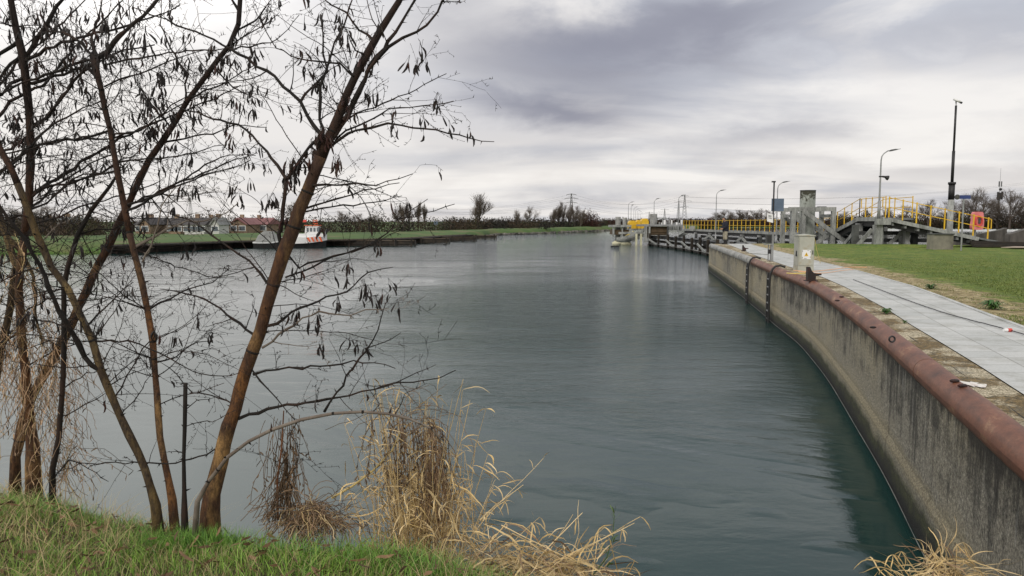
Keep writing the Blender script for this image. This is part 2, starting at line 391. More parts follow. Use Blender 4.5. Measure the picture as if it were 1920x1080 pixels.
def sweep(name, path, prof, mat, parent=None, smooth=False, s0=0, jit=0):
    """path of (x,y,0) points, profile of (offset to the left, z)"""
    k = len(path); vs = []; uv = []; s = s0
    cum = [0]
    for a, b_ in zip(prof, prof[1:]): cum.append(cum[-1] + math.hypot(b_[0] - a[0], b_[1] - a[1]))
    for i, p in enumerate(path):
        t = (path[min(i + 1, k - 1)] - path[max(i - 1, 0)]).normalized(); n = Vector((-t.y, t.x, 0))
        if i: s += (p - path[i - 1]).length
        for (o, z), c in zip(prof, cum):
            q = p + n * o; vs.append((q.x, q.y, z)); uv.append((s, c))
    m = len(prof)
    fs = [(i * m + j, (i + 1) * m + j, (i + 1) * m + j + 1, i * m + j + 1) for i in range(k - 1) for j in range(m - 1)]
    fs += [tuple(range(m)), tuple((k - 1) * m + j for j in range(m - 1, -1, -1))]
    mb = MB(); mb._add(vs, fs); o = mb.build(name, mat, parent, smooth)
    ul = o.data.uv_layers.new(name='UVMap')
    for l in o.data.loops: ul.data[l.index].uv = uv[l.vertex_index]
    return o
def grid(name, rows, mat, uv=None, col=None, parent=None, smooth=True):
    m = len(rows[0]); vs = [p for r in rows for p in r]
    mb = MB(); mb._add(vs, [(i * m + j, i * m + j + 1, (i + 1) * m + j + 1, (i + 1) * m + j) for i in range(len(rows) - 1) for j in range(m - 1)])
    if col: mb.cols = [c for r in col for c in r]
    o = mb.build(name, mat, parent, smooth)
    if uv:
        ul = o.data.uv_layers.new(name='UVMap'); u = [q for r in uv for q in r]
        for l in o.data.loops: ul.data[l.index].uv = u[l.vertex_index]
    return o
def interp(tab, y):
    if y <= tab[0][0]: a, b_ = tab[0], tab[1]
    elif y >= tab[-1][0]: a, b_ = tab[-2], tab[-1]
    else:
        for a, b_ in zip(tab, tab[1:]):
            if a[0] <= y <= b_[0]: break
    return a[1] + (b_[1] - a[1]) * (y - a[0]) / (b_[0] - a[0])
# ------------------------------------------------------------------ sky and light
SUN_EL, SUN_AZ = R(38), R(205)      # azimuth measured clockwise from +Y
w = bpy.data.worlds.new('World'); S.world = w; w.use_nodes = True
nt = w.node_tree; bg = nt.nodes['Background']
tc = N(nt, 'ShaderNodeTexCoord').outputs['Generated']
sky = N(nt, 'ShaderNodeTexSky', sky_type='NISHITA'); sky.sun_disc = False; sky.sun_elevation = SUN_EL; sky.sun_rotation = SUN_AZ
sky.air_density = 1; sky.dust_density = 2
sep = N(nt, 'ShaderNodeSeparateXYZ'); L(nt, tc, sep.inputs[0])
X_, Y_, Z_ = sep.outputs
az = math_(nt, 'ARCTAN2', X_, Y_); el = math_(nt, 'ARCSINE', Z_)
zc = math_(nt, 'ADD', math_(nt, 'MAXIMUM', Z_, 0), .10)
cp = N(nt, 'ShaderNodeCombineXYZ'); L(nt, math_(nt, 'DIVIDE', X_, zc), cp.inputs[0]); L(nt, math_(nt, 'DIVIDE', Y_, zc), cp.inputs[1])
n_a = noise(nt, mapping(nt, cp.outputs[0], (.42, .55, 1), (3.1, 1.2, 0), (0, 0, .18)), 1, 8, .56, .5)
pq = N(nt, 'ShaderNodeCombineXYZ'); L(nt, az, pq.inputs[0]); L(nt, el, pq.inputs[1])
n_b = noise(nt, mapping(nt, pq.outputs[0], (4.2, 10.5, 1), (7.3, 4.1, 0), (0, 0, -.10)), 1, 9, .58, .35)
n_c = noise(nt, mapping(nt, cp.outputs[0], (.5, .8, 1), (17.3, 2.1, 0)), 1, 5, .5, .3)
ae = N(nt, 'ShaderNodeCombineXYZ')
wob = math_(nt, 'MULTIPLY', math_(nt, 'SUBTRACT', n_a, .5), .28); wob2 = math_(nt, 'MULTIPLY', math_(nt, 'SUBTRACT', n_b, .5), .15)
L(nt, math_(nt, 'ADD', az, wob), ae.inputs[0]); L(nt, math_(nt, 'ADD', el, wob2), ae.inputs[1])
def blob(px, py, wx, wy, tilt=0):
    a0 = math.atan((px - 960) / F); e0 = math.atan((415 - py) / math.hypot(F, px - 960))
    v = mapping(nt, ae.outputs[0], (1, 1, 1), (-a0, -e0, 0))
    v = mapping(nt, v, (1, 1, 1), (0, 0, 0), (0, 0, tilt))
    v = mapping(nt, v, (F / wx, F / wy, 0))
    l = N(nt, 'ShaderNodeVectorMath', operation='LENGTH'); L(nt, v, l.inputs[0])
    mr = N(nt, 'ShaderNodeMapRange', interpolation_type='SMOOTHSTEP'); L(nt, l.outputs['Value'], mr.inputs['Value'])
    mr.inputs['From Min'].default_value = 0; mr.inputs['From Max'].default_value = 1
    mr.inputs['To Min'].default_value = 1; mr.inputs['To Max'].default_value = 0
    return mr.outputs[0]
# light grey overcast with soft darker lavender masses
base = ramp(nt, math_(nt, 'ADD', el, 0), [(0.0, (.74, .71, .70, 1)), (.08, (.78, .74, .72, 1)), (.16, (.66, .66, .70, 1)), (.3, (.60, .625, .69, 1)), (1, (.62, .65, .72, 1))])
tex = math_(nt, 'ADD', math_(nt, 'MULTIPLY', n_a, .45), math_(nt, 'MULTIPLY', n_b, .55))
col = mixc(nt, ramp(nt, tex, [(.45, g(0)), (.56, g(.85))]), base, (1.0, .965, .93, 1))
col = mixc(nt, ramp(nt, n_c, [(.46, g(0)), (.64, g(.6))]), col, (.44, .46, .53, 1))
for (px, py, wx, wy, tl, s) in [(1080, 105, 450, 130, .06, .75), (980, 205, 330, 70, 0, .85), (1340, 75, 330, 80, -.1, .7), (1740, 100, 380, 50, .12, .22), (880, 40, 220, 130, 0, .28), (1480, 255, 300, 30, 0, .3), (1750, 330, 250, 28, .08, .25)]:
    col = mixc(nt, math_(nt, 'MULTIPLY', blob(px, py, wx, wy, tl), s), col, (.25, .25, .315, 1))
for (px, py, wx, wy, s) in [(150, -120, 900, 520, .9), (-300, 200, 900, 500, .7), (1180, 290, 130, 30, .6), (1800, 230, 420, 150, .45), (560, 230, 330, 260, .5), (1000, 345, 500, 60, .5)]:
    col = mixc(nt, math_(nt, 'MULTIPLY', blob(px, py, wx, wy), s), col, (.98, .94, .90, 1))
for (px, py, wx, wy, s) in [(-50, -420, 1000, 450, .95)]:
    col = mixc(nt, math_(nt, 'MULTIPLY', blob(px, py, wx, wy), s), col, (2.2, 2.15, 2.1, 1))
# brighter cloud where the hidden sun stands (behind the viewer)
sd = Vector((math.sin(SUN_AZ) * math.cos(SUN_EL), math.cos(SUN_AZ) * math.cos(SUN_EL), math.sin(SUN_EL)))
dt = N(nt, 'ShaderNodeVectorMath', operation='DOT_PRODUCT'); L(nt, tc, dt.inputs[0]); dt.inputs[1].default_value = sd
glow = N(nt, 'ShaderNodeMapRange', interpolation_type='SMOOTHSTEP'); L(nt, dt.outputs['Value'], glow.inputs['Value'])
glow.inputs['From Min'].default_value = -.1; glow.inputs['From Max'].default_value = 1; glow.inputs['To Max'].default_value = 1
col = mixc(nt, glow.outputs[0], col, (1.15, 1.1, 1.02, 1))
skym = mixc(nt, 1, sky.outputs[0], g(.08), 'MULTIPLY')
col = mixc(nt, .93, skym, col)
L(nt, col, bg.inputs['Color']); bg.inputs['Strength'].default_value = 1.0
sl = bpy.data.lights.new('sun', 'SUN'); sl.energy = 1.2; sl.angle = R(14); sl.color = (1, .95, .88)
so = bpy.data.objects.new('sun', sl); COL.objects.link(so); so.rotation_euler = (-sd).to_track_quat('-Z', 'Y').to_euler()
so.location = (0, -20, 40)
S.view_settings.view_transform = 'Standard'; S.view_settings.look = 'None'; S.view_settings.exposure = 0; S.view_settings.gamma = 1
# ------------------------------------------------------------------ water
mb = MB(); mb._add([(-5000, -400, 0), (5000, -400, 0), (5000, 5000, 0), (-5000, 5000, 0)], [(0, 1, 2, 3)])
tag(mb.build('water', M['water']), 'grey green rippled river water', None, None, 'structure')
# ------------------------------------------------------------------ far land
edge = [(-1500, -350, 0), (-500, -60, 0), (-200, 30, 0), (-110, 55, 0), (-70, 66, 0), (-50, 73.5, 0), (-41.6, 76.4, 0), (-41.5, 76.5, 1), (-37, 86, 1), (-32.6, 95.4, 1), (-26, 99, 1), (-19, 103, 1), (-15, 112, 1), (-14, 122, 1), (-9, 138, 1), (-8, 140, 0),
        (-3.5, 178, 0), (6, 195, 0), (20, 232, 0), (36.8, 272, 0), (60, 330, 0), (125, 430, 0), (200, 425, 0), (300, 390, 0), (600, 350, 0), (1500, 350, 0), (3500, 200, 0)]
pts = []
for a, b_ in zip(edge, edge[1:]):
    n = max(1, min(12, int(math.hypot(b_[0] - a[0], b_[1] - a[1]) / 6)))
    for k in range(n):
        t = k / n; j = 0 if (a[2] or n == 1) else .5
        pts.append((a[0] + (b_[0] - a[0]) * t + rnd.uniform(-j, j), a[1] + (b_[1] - a[1]) * t + rnd.uniform(-j, j), a[2]))
pts.append(edge[-1])
rows = []
for d, z0, z1 in [(0, -.5, -.5), (.05, -.3, .8), (1.5, .35, .84), (6, 1.15, .95), (22, 1.45, 1.45), (34, 1.3, 1.3), (60, .9, .9), (200, .8, .8), (800, 1.0, 1.0), (4000, 1.5, 1.5)]:
    d2 = [max(d, 1.1) if p[2] else d for p in pts]
    rows.append([(p[0] * (1 + e_ / math.hypot(p[0], p[1])), p[1] * (1 + e_ / math.hypot(p[0], p[1])), (z1 if p[2] else z0) + (rnd.uniform(-.08, .08) if 5 < d < 100 else 0)) for p, e_ in zip(pts, d2)])
o = grid('far_bank_ground', rows, M['farland'], smooth=True); tag(o, 'green far bank and fields', None, None, 'structure')
# far quay wall of dark timber
pth = [Vector((x, y, 0)) for x, y in ((-41.7, 76.2), (-37, 86), (-32.6, 95.3), (-26, 99), (-19, 103), (-15, 112), (-13, 123), (-8.5, 138))]
pth = [pth[0]] + cat_rom(pth[1:], 3)
t = empty('timber_quay_wall', (-30, 97, 0), 'long low black timber quay wall on the far left bank below the green grass', 'quay wall')
sweep('wall_face', [p for p in pth], [(-.6, -1), (.12, -1), (.12, .86), (-1.6, .87), (-1.6, .7)], M['darkwood'], t)
sweep('walling_beam', [p for p in pth], [(.13, .62), (.24, .62), (.24, .78), (.13, .78)], M['darkwood'], t)
sweep('capping', [p for p in pth], [(.2, .875), (.2, .93), (-.25, .93), (-.25, .875)], M['brownwood'], t)
post = MB()
for i, p in enumerate(pth):
    if i % 1 == 0: post.box((p.x - .02, p.y - .14, .2), (.22, .22, 1.5))
post.build('fender_posts', M['darkwood'], t)
# dark piers
for i, (px, py, ln, lb) in enumerate([(776, 461.5, 11, 'nearest'), (841, 456.8, 10, 'second nearest'), (892, 453, 9.5, 'second farthest'), (930, 449, 9, 'farthest')]):
    q = gp(px, py, 0)
    t = empty('mooring_pier', (q.x - ln / 2, q.y + .8, 0), '%s of the low black timber piers jutting into the river, counted from the camera' % lb, 'pier', 'black mooring piers on the left bank')
    a = MB().box((q.x - ln / 2, q.y + .8, .55), (ln, 1.5, .34)); a.build('deck', M['darkwood'], t)
    a = MB()
    for k in range(3): a.box((q.x - ln / 2, q.y + .02, .02 + .2 * k - .1), (ln - .1, .08, .14))
    a.build('fender_planks', M['darkwood'], t)
    for k in range(6):
        MB().box((q.x - .3 - k * (ln - .6) / 5, q.y - .08, .15), (.24, .16, 1.5 if k else 1.62)).build('pile', M['darkwood'], t)
    MB().box((q.x + .06, q.y + .8, .3), (.12, 1.3, .95)).build('end_board', M['darkwood'], t)
    MB().box((q.x - ln / 2, q.y + .75, .735), (ln + .1, 1.55, .03)).build('capping', M['brownwood'], t)
# ------------------------------------------------------------------ right quay
wallp = [(13.25, 50.2), (11.55, 40.5), (9.98, 31.8), (8.5, 24), (7.47, 18.6), (6.05, 13.3), (4.93, 9.6), (4.14, 7.1), (3.80, 6.0), (3.42, 4.8), (2.9, 3.0), (2.15, .5), (.4, -5.5), (-1.3, -12)][::-1]
wp = cat_rom([(x, y, 0) for x, y in wallp], .35)
wtab = [(p.y, p.x) for p in wp]
q = empty('quay', (8, 24, 0), None, None); q_quay = q; q['kind'] = 'structure'; q['label'] = 'stained concrete quay wall'
prof = [(-.3, -1.2), (.05, -1.2), (.045, .10), (.04, .2), (.03, .36), (.03, .46), (0.0, .54), (0, 1.1), (0, 1.6), (-.05, 1.68), (-.12, 1.76), (-.25, 1.795)]
sweep('quay_wall', wp, prof, M['wall'], q)
xp = Vector((1.6, -.4, 0)).normalized()
# joints
# nose of the wall, concrete rounded capping on the far stretch, red pipe on the near stretch
near = [p for p in wp if p.y < 30.6]; far = [p for p in wp if p.y >= 30.4]
def arc(cx, cz, r, a0, a1, n): return [(cx + r * math.cos(R(a0 + (a1 - a0) * k / n)), cz + r * math.sin(R(a0 + (a1 - a0) * k / n))) for k in range(n + 1)]
M['capgrey'] = nmat('pale_worn_concrete', (.14, .14, .13, 1), (.30, .30, .29, 1), 2.2, .85, bs=.4, c3=(.42, .42, .40, 1))
sweep('rounded_capping', far, [(-.45, 1.5)] + arc(-.14, 1.65, .165, 200, -30, 10)[::1], M['capgrey'], q, smooth=True)
t = empty('fender_pipe', (6.5, 18, 1.6), 'rusty red steel pipe running along the top edge of the concrete quay wall', 'pipe')
pipe_prof = arc(-.085, 1.67, .145, 0, 360, 20)
sweep('pipe', near, pipe_prof, M['pipe'], t, smooth=True)
sweep('pipe_end', [far[0], far[0] + (far[1] - far[0]).normalized() * .12], arc(-.09, 1.665, .166, 0, 360, 20), M['capgrey'], t, smooth=True)
for k in range(6, len(near), 17):
    d = (near[k + 1 if k + 1 < len(near) else k] - near[k]).normalized()
    if d.length: sweep('weld_seam', [near[k], near[k] + d * .014], arc(-.085, 1.67, .1475, 0, 360, 20), M['pipe'], t, smooth=True, s0=k * 3.1)
def on_pipe(px, py):
    v = gp(px, py, 1.83); return v
for (px, py, kind) in [(1673, 643, 1), (1637, 613, 0), (1790, 713, 0), (1805, 722, 0), (1578, 556, 0), (1570, 563, 0)]:
    v = on_pipe(px, py)
    a = MB()
    if kind:
        ring = [v + Vector((.035 * math.cos(w_), .01, .045 + .035 * math.sin(w_))) for w_ in [2 * math.pi * i / 12 for i in range(13)]]
        a.tube(ring, .011, 6); a.build('lifting_eye', M['black'], t)
    else:
        a.ell((v.x, v.y, v.z - .005), (.05, .025, .018), 8, 5); a.build('cleat_stub', M['rustdark'], t)
# pile row of paving: coping, path, lawn
PL = [(-12, -1.4), (-2, 2.2), (4.5, 3.86), (6.5, 4.48), (7.6, 4.84), (9, 5.27), (10.7, 5.78), (12.7, 6.42), (17, 7.62), (20, 8.35), (24.5, 9.15), (32, 10.55), (50.2, 14.4)]
PR = [(-12, 1.0), (-2, 4.0), (4.5, 5.7), (7, 6.3), (10.5, 7.2), (12.5, 7.79), (14.8, 8.5), (17.2, 9.2), (22.2, 10.35), (27.4, 11.3), (34, 12.6), (44.9, 14.7), (50.2, 15.9)]
ys = [-12 + .3 * i for i in range(208)]; ys = [y for y in ys if y < 50.1] + [50.1]
def Xw(y): return interp(wtab, y)
rows = []
for y in ys:
    a, b_ = Xw(y) + .12, interp(PL, y)
    rows.append([(a + (b_ - a) * t_ / 6, y, 1.796 + (rnd.uniform(-.006, .006) if 0 < t_ < 6 else 0)) for t_ in range(7)])
grid('coping', rows, M['coping'], parent=q)
sweep('coping_base', [Vector((interp(PL, y) - .02, y, 0)) for y in ys[::3]], [(0.0, 1.2), (0, 1.79), (-.02, 1.79), (-.02, 1.2)], M['coping'], q)
rows = []; uvs = []; s = 0; last = None
for y in ys:
    a, b_ = interp(PL, y), interp(PR, y)
    mid = Vector(((a + b_) / 2, y))
    if last is not None: s += (mid - last).length
    last = mid
    rows.append([(a + (b_ - a) * k / 8, y, 1.806) for k in range(9)]); uvs.append([(s, (b_ - a) * k / 8 + .06) for k in range(9)])
tag(grid('footpath', rows, M['path'], uv=uvs), 'pale grey slab footpath along the quay', None, None, 'structure')
kerb = sweep('path_edging', [Vector((interp(PR, y), y, 0)) for y in ys], [(.0, 1.5), (.0, 1.822), (-.07, 1.822), (-.07, 1.5)], M['path']); tag(kerb, 'thin concrete edging beside the footpath', None, None, 'structure')
# lawn: ruled between path edge and rear edge
BY = [50.1, 47, 44, 42, 40, 38, 34, 30, 22, 12, 2, -12]
BP = [(15.95, 50.1, 1.8), (17.0, 47.6, 1.9), (19.4, 43.9, 1.98), (21.4, 41.6, 2.04), (23.2, 40.0, 2.05), (25.4, 39.7, 2.02), (27.2, 42.2, 2.0), (31, 44.2, 2.0), (60, 48, 2.0), (90, 20, 2.0), (90, 0, 2.0), (90, -12, 2.0)]
rows = []; cols = []
for i in range(len(BY) - 1):
    n = 10 if i < 8 else 26
    for k in range(n + (1 if i == len(BY) - 2 else 0)):
        u = k / n
        y0 = BY[i] + (BY[i + 1] - BY[i]) * u; bpt = Vector(BP[i]).lerp(Vector(BP[i + 1]), u)
        a = Vector((interp(PR, y0) + .07, y0, 1.8)); r_ = []; c_ = []
        for m_ in range(61):
            v = (m_ / 60) ** 1.6; p = a.lerp(bpt, v)
            dd = (p - a).length
            p.z += (rnd.uniform(-.012, .012) if 0 < m_ < 60 else 0) + min(1, dd) * .0
            r_.append(tuple(p)); c_.append((min(1.6, dd / 2.0) if dd < 3.2 else 1.6, 0, 0))
        rows.append(r_); cols.append(c_)
tag(grid('lawn', rows, M['lawn'], col=cols), 'mown green lawn with a bare sandy verge beside the footpath', None, None, 'structure')
# rear retaining edge
back = cat_rom([(13.25, 50.2, 0), (15.95, 50.15, 0)] + [(p[0], p[1], 0) for p in BP[1:9]], 1.0)
ztab = [(p[0], p[2]) for p in [(13, 0, 1.79), (15.9, 0, 1.79)] + BP[1:9]]
rows = [[(p.x, p.y + .02, interp(ztab, p.x) - .01) for p in back], [(p.x, p.y + .05, -1.2) for p in back]]
tag(grid('rear_quay_edge', rows, M['wall'], uv=[[(p.x, 0) for p in back], [(p.x, 2) for p in back]], parent=q))
# ------------------------------------------------------------------ near bank
crest = [(-14, 7.5), (-9, 6.0), (-5, 4.9), (-3.0, 4.3), (-2.04, 3.88), (-1.4, 3.66), (-.68, 3.55), (-.02, 3.3), (1.5, 2.9), (4, 2.6)]
nrs = np.random.RandomState(3)
def lump(x, y): return .03 * math.sin(x * 3.1 + 1) * math.cos(y * 2.7) + .02 * math.sin(x * 7.3 + y * 5.1)
def hb(x, y):
    d = y - interp(crest, x)
    z = 1.7 + lump(x, y)
    if d > -.3:
        u = d + .3; z -= .62 * u * u / (u + .35)
    if x > 1.2 and x > Xw(y) - .3: z = min(z, 1.0)
    return z
rows = []
for i in range(121):
    x = -16 + 20.5 * i / 120
    rows.append([(x, y, hb(x, y)) for y in [-8 + 20 * k / 120 for k in range(121)]])
o = grid('near_bank_ground', rows, M['soil']); tag(o, 'grassy near bank', None, None, 'structure')

def ribbon_mesh(name, mat, P0, H, W, lean, az_, tint, nseg=3, curl=1.0, zfun=None):
    """many blades; arrays of base points, height, width, lean, azimuth"""
    n = len(P0); t = np.linspace(0, 1, nseg + 1)
    d = np.stack([np.cos(az_), np.sin(az_)], 1)
    per = az_ + np.random.RandomState(5).uniform(-1.2, 1.2, n) + np.pi / 2
    pw = np.stack([np.cos(per), np.sin(per)], 1)
    V = []
    for k, tt in enumerate(t):
        horiz = (lean * H * (tt ** 1.8) * curl)[:, None] * d
        z = H * (tt - .35 * lean * tt ** 2.4)
        c = np.concatenate([P0[:, :2] + horiz, (P0[:, 2] + z)[:, None]], 1)
        wd = (W * (1 - tt ** 1.5) * .5)[:, None]
        if k < nseg:
            V.append(np.concatenate([c[:, :2] - pw * wd, c[:, 2:]], 1)); V.append(np.concatenate([c[:, :2] + pw * wd, c[:, 2:]], 1))
        else: V.append(c)
    V = np.stack(V, 1); m_ = V.shape[1]; base = np.arange(n)[:, None] * m_
    F4 = np.concatenate([base + np.array([2 * k, 2 * k + 1, 2 * k + 3, 2 * k + 2]) for k in range(nseg - 1)], 0)
    F3 = base + np.array([2 * nseg - 2, 2 * nseg - 1, 2 * nseg])
    me = bpy.data.meshes.new(name); verts = V.reshape(-1, 3)
    nl = F4.size + F3.size; npoly = len(F4) + len(F3)
    off = verts.mean(0); off[2] = verts[:, 2].min()
    me.vertices.add(len(verts)); me.vertices.foreach_set('co', (verts - off).astype(np.float32).ravel())
    me.loops.add(nl); me.loops.foreach_set('vertex_index', np.concatenate([F4.ravel(), F3.ravel()]).astype(np.int32))
    me.polygons.add(npoly)
    ls = np.concatenate([np.arange(len(F4)) * 4, F4.size + np.arange(len(F3)) * 3]).astype(np.int32)
    me.polygons.foreach_set('loop_start', ls)
    me.update(calc_edges=True); me.validate()
    ca = me.color_attributes.new('Col', 'FLOAT_COLOR', 'POINT')
    c = np.repeat(tint, m_, 0); c = np.concatenate([c, np.ones((len(c), 1))], 1)
    ca.data.foreach_set('color', c.astype(np.float32).ravel())
    me.materials.append(mat); o = bpy.data.objects.new(name, me); COL.objects.link(o); o.location = off
    return o
def scatter_bank(n, x0, x1, y0, y1, seed, cond=None):
    r = np.random.RandomState(seed); out = []
    while len(out) < n:
        x = r.uniform(x0, x1); y = r.uniform(y0, y1)
        if cond is None or cond(x, y, r): out.append((x, y, hb(x, y) - .015))
    return np.array(out)
def clump(x, y): return .5 + .5 * math.sin(x * 5.3 + 2 * math.sin(y * 3.7)) * math.cos(y * 6.1 + 1.7 * math.sin(x * 2.9))
def bank_ok(x, y, r):
    if x > .30 + .1 * math.sin(y * 9): return False
    d = y - interp(crest, x)
    return d < .75 + .25 * clump(x, y) and abs(x) < y * .72 + .7 and r.rand() < .35 + .65 * clump(x, y)
P0 = scatter_bank(62000, -4.6, 1.6, 2.2, 6.2, 1, bank_ok)
r = np.random.RandomState(11); n = len(P0)
cl = np.array([clump(a * .6, b_ * .6) for a, b_ in P0[:, :2]])
H = r.uniform(.03, .12, n) * (.6 + .8 * cl); W = r.uniform(.0028, .006, n)
k = r.rand(n)[:, None]; green = np.array([[.06, .17, .018]]) * (1 - k) + np.array([[.30, .50, .07]]) * k
yel = np.array([[.36, .34, .13]]); green = np.where(r.rand(n)[:, None] < .18 + .3 * (1 - cl[:, None]), green * .5 + yel * .5, green)
dry = np.array([[.42, .34, .17]]) * r.uniform(.6, 1.1, n)[:, None]
tint = np.where(r.rand(n)[:, None] < .22 + .2 * (1 - cl[:, None]), dry, green)
o = ribbon_mesh('bank_grass', M['grass_blade'], P0, H, W, r.uniform(.1, 1.0, n), r.uniform(0, 6.28, n), tint)
tag(o, 'lush green and straw coloured grass on the near river bank', None, None, 'stuff'); o['category'] = 'grass'
# tall tufts along the crest and round the trunks
tc_ = []
for (px, py, rr, cnt) in [(60, 915, .35, 700), (150, 925, .4, 600), (240, 950, .4, 500), (330, 1000, .22, 700), (385, 1005, .2, 800), (500, 1010, .4, 700), (640, 1035, .4, 700), (780, 1060, .35, 600), (880, 1075, .3, 400), (20, 905, .3, 500), (440, 1000, .25, 500)]:
    v = gp(px, py, 1.7)
    for _ in range(cnt):
        a_ = r.uniform(0, 6.28); d_ = rr * math.sqrt(r.rand()); x = v.x + d_ * math.cos(a_); y = v.y + d_ * .6 * math.sin(a_)
        tc_.append((x, y, hb(x, y) - .01))
P0 = np.array(tc_); n = len(P0); k = r.rand(n)[:, None]
o = ribbon_mesh('tall_grass', M['grass_blade'], P0, r.uniform(.05, .17, n), r.uniform(.003, .0055, n), r.uniform(.1, 1.0, n), r.uniform(0, 6.28, n), np.array([[.05, .16, .015]]) * (1 - k) + np.array([[.22, .40, .06]]) * k, 4)
tag(o, 'taller bright green grass tufts round the trunk feet and along the bank edge', 'grass', None, 'stuff')
# dry stems lying through the grass
P0 = scatter_bank(2600, -4.3, 1.4, 2.5, 5.4, 8, lambda x, y, r_: bank_ok(x, y, r_) and math.sin(x * 1.9 + .6) > -.2); n = len(P0)
o = ribbon_mesh('dry_grass', M['straw'], P0, r.uniform(.08, .34, n), r.uniform(.0025, .005, n), r.uniform(.5, 1.3, n), r.uniform(0, 6.28, n), np.array([[.5, .4, .2]]) * r.uniform(.6, 1.15, n)[:, None], 4)
tag(o, 'pale dry grass stems among the green of the near bank', 'grass', None, 'stuff')
# lawn blades near the path (short turf, weeds)
lp = []
while len(lp) < 42000:
    y = 6 + 36 * r.rand() ** 1.7; x0 = interp(PR, y); x = x0 + .1 + (min(22, y * .72) - x0) * r.rand()
    if x < x0 + .1: continue
    dd = x - x0
    if dd < 1.6 and r.rand() > .22 * clump(x * .7, y * .5) + .02: continue
    if dd > 1.6 or clump(x * .5, y * .4) > .35: lp.append((x, y, 1.8 + .005 * dd))
P0 = np.array(lp); n = len(P0); k = r.rand(n)[:, None]
o = ribbon_mesh('lawn_grass', M['grass_blade'], P0, r.uniform(.02, .05, n), r.uniform(.006, .016, n), r.uniform(.3, 1.2, n), r.uniform(0, 6.28, n), np.array([[.075, .13, .018]]) * (1 - k) + np.array([[.20, .23, .05]]) * k, 2)
tag(o, 'short mown grass of the lawn right of the footpath', 'grass', None, 'stuff')
# weeds beside the path
def weed(px, py, sc, label, z=1.8):
    v = gp(px, py, z); rr = random.Random(int(px)); mb = MB(); mb.c = (1, 1, 1)
    for _ in range(int(40 * sc ** .5)):
        a_ = rr.uniform(0, 6.28); ln = rr.uniform(.06, .17) * sc; h = rr.uniform(.02, .09) * sc; wd = .012 * sc
        mb.c = (rr.uniform(.03, .07), rr.uniform(.08, .13), .02)
        d_ = Vector((math.cos(a_), math.sin(a_), 0)); n_ = Vector((-d_.y, d_.x, 0)) * wd
        p1 = v + d_ * ln * .5 + Vector((0, 0, h)); p2 = v + d_ * ln + Vector((0, 0, h * .5))
        mb._add([v - n_ * .4, v + n_ * .4, p1 + n_, p1 - n_, p2], [(0, 1, 2, 3), (3, 2, 4)])
    tag(mb.build('weed', M['grass_blade']), label, 'weed')
weed(1662, 588, 1.1, 'small green weed growing at the path edge beside the coping')
weed(1696, 606, .5, 'tiny green weed at the left path edge below the larger weed')
weed(1745, 542, 1.3, 'dark green weed tuft on the sandy verge left of the bigger one')
weed(1862, 580, 1.8, 'largest dark green weed tuft on the sandy verge at the right edge')
# ------------------------------------------------------------------ locust trees
def resample(P, rad, step):
    o = [P[0]]; ro = [rad[0]]
    for i in range(1, len(P)):
        n = max(1, int((P[i] - P[i - 1]).length / step))
        for k in range(1, n + 1):
            o.append(P[i - 1].lerp(P[i], k / n)); ro.append(rad[i - 1] + (rad[i] - rad[i - 1]) * k / n)
    return o, ro
def rvec(rr): 
    v = Vector((rr.gauss(0, 1), rr.gauss(0, 1), rr.gauss(0, 1))); return v.normalized()
class Pods(list):
    pass
def pod_cluster(pl, p, rr, n, brown=False):
    mb = MB(); mb.c = (1, 1, 1); pl.append((n, mb))
    for _ in range(n):
        q0 = p + Vector((rr.gauss(0, .012), rr.gauss(0, .012), rr.uniform(-.03, .0)))
        ln = rr.uniform(.035, .072); dr = Vector((rr.gauss(0, .26), rr.gauss(0, .26), -1)).normalized(); bend = rvec(rr) * .010
        w_ = rr.uniform(.004, .0065)
        if brown or rr.random() < .1: mb.c = (rr.uniform(1.6, 3.6), rr.uniform(1.2, 2.0), rr.uniform(.9, 1.3))
        else:
            k_ = rr.uniform(.5, 1.3); mb.c = (k_, k_, k_)
        stem = q0 + dr * .018
        mb.tube([p, stem], [.0009, .0009], 3, False)
        mb.tube([stem, stem + dr * ln * .2 + bend * .5, stem + dr * ln * .55 + bend, stem + dr * ln * .85 + bend * .6, stem + dr * ln], [.001, w_ * .8, w_, w_ * .7, .0008], 4, False)
def thorn(mb, p, d, rr, s=1.0):
    side = d.cross(rvec(rr)).normalized(); q1 = p + (side + d * .25) * rr.uniform(.014, .030) * s
    mb.cone(p, q1, .0034 * s)
def twig(mb, pods, p, d, ln, r0, rr, depth, podp):
    n = max(3, int(ln / .045)); P = [p]; d = d.normalized(); R_ = [r0]
    up = rr.uniform(-.10, .16)
    for i in range(n):
        d = (d + rvec(rr) * .17 + Vector((0, 0, up * .3))).normalized()
        P.append(P[-1] + d * ln / n); R_.append(max(.0009, r0 * (1 - .75 * (i + 1) / n)))
        if rr.random() < .75: thorn(mb, P[-1], d, rr, .55 if depth else .75)
        if depth > 0 and rr.random() < .42:
            dd = (d + d.cross(rvec(rr)).normalized() * rr.uniform(.7, 1.5)).normalized()
            twig(mb, pods, P[-1], dd, ln * rr.uniform(.2, .55), R_[-1] * .6, rr, depth - 1, podp * .6)
        if rr.random() < podp: pod_cluster(pods, P[-1], rr, rr.choice([1, 1, 2, 3, 4]))
    mb.tube(P, R_, 4 if r0 > .002 else 3, False)
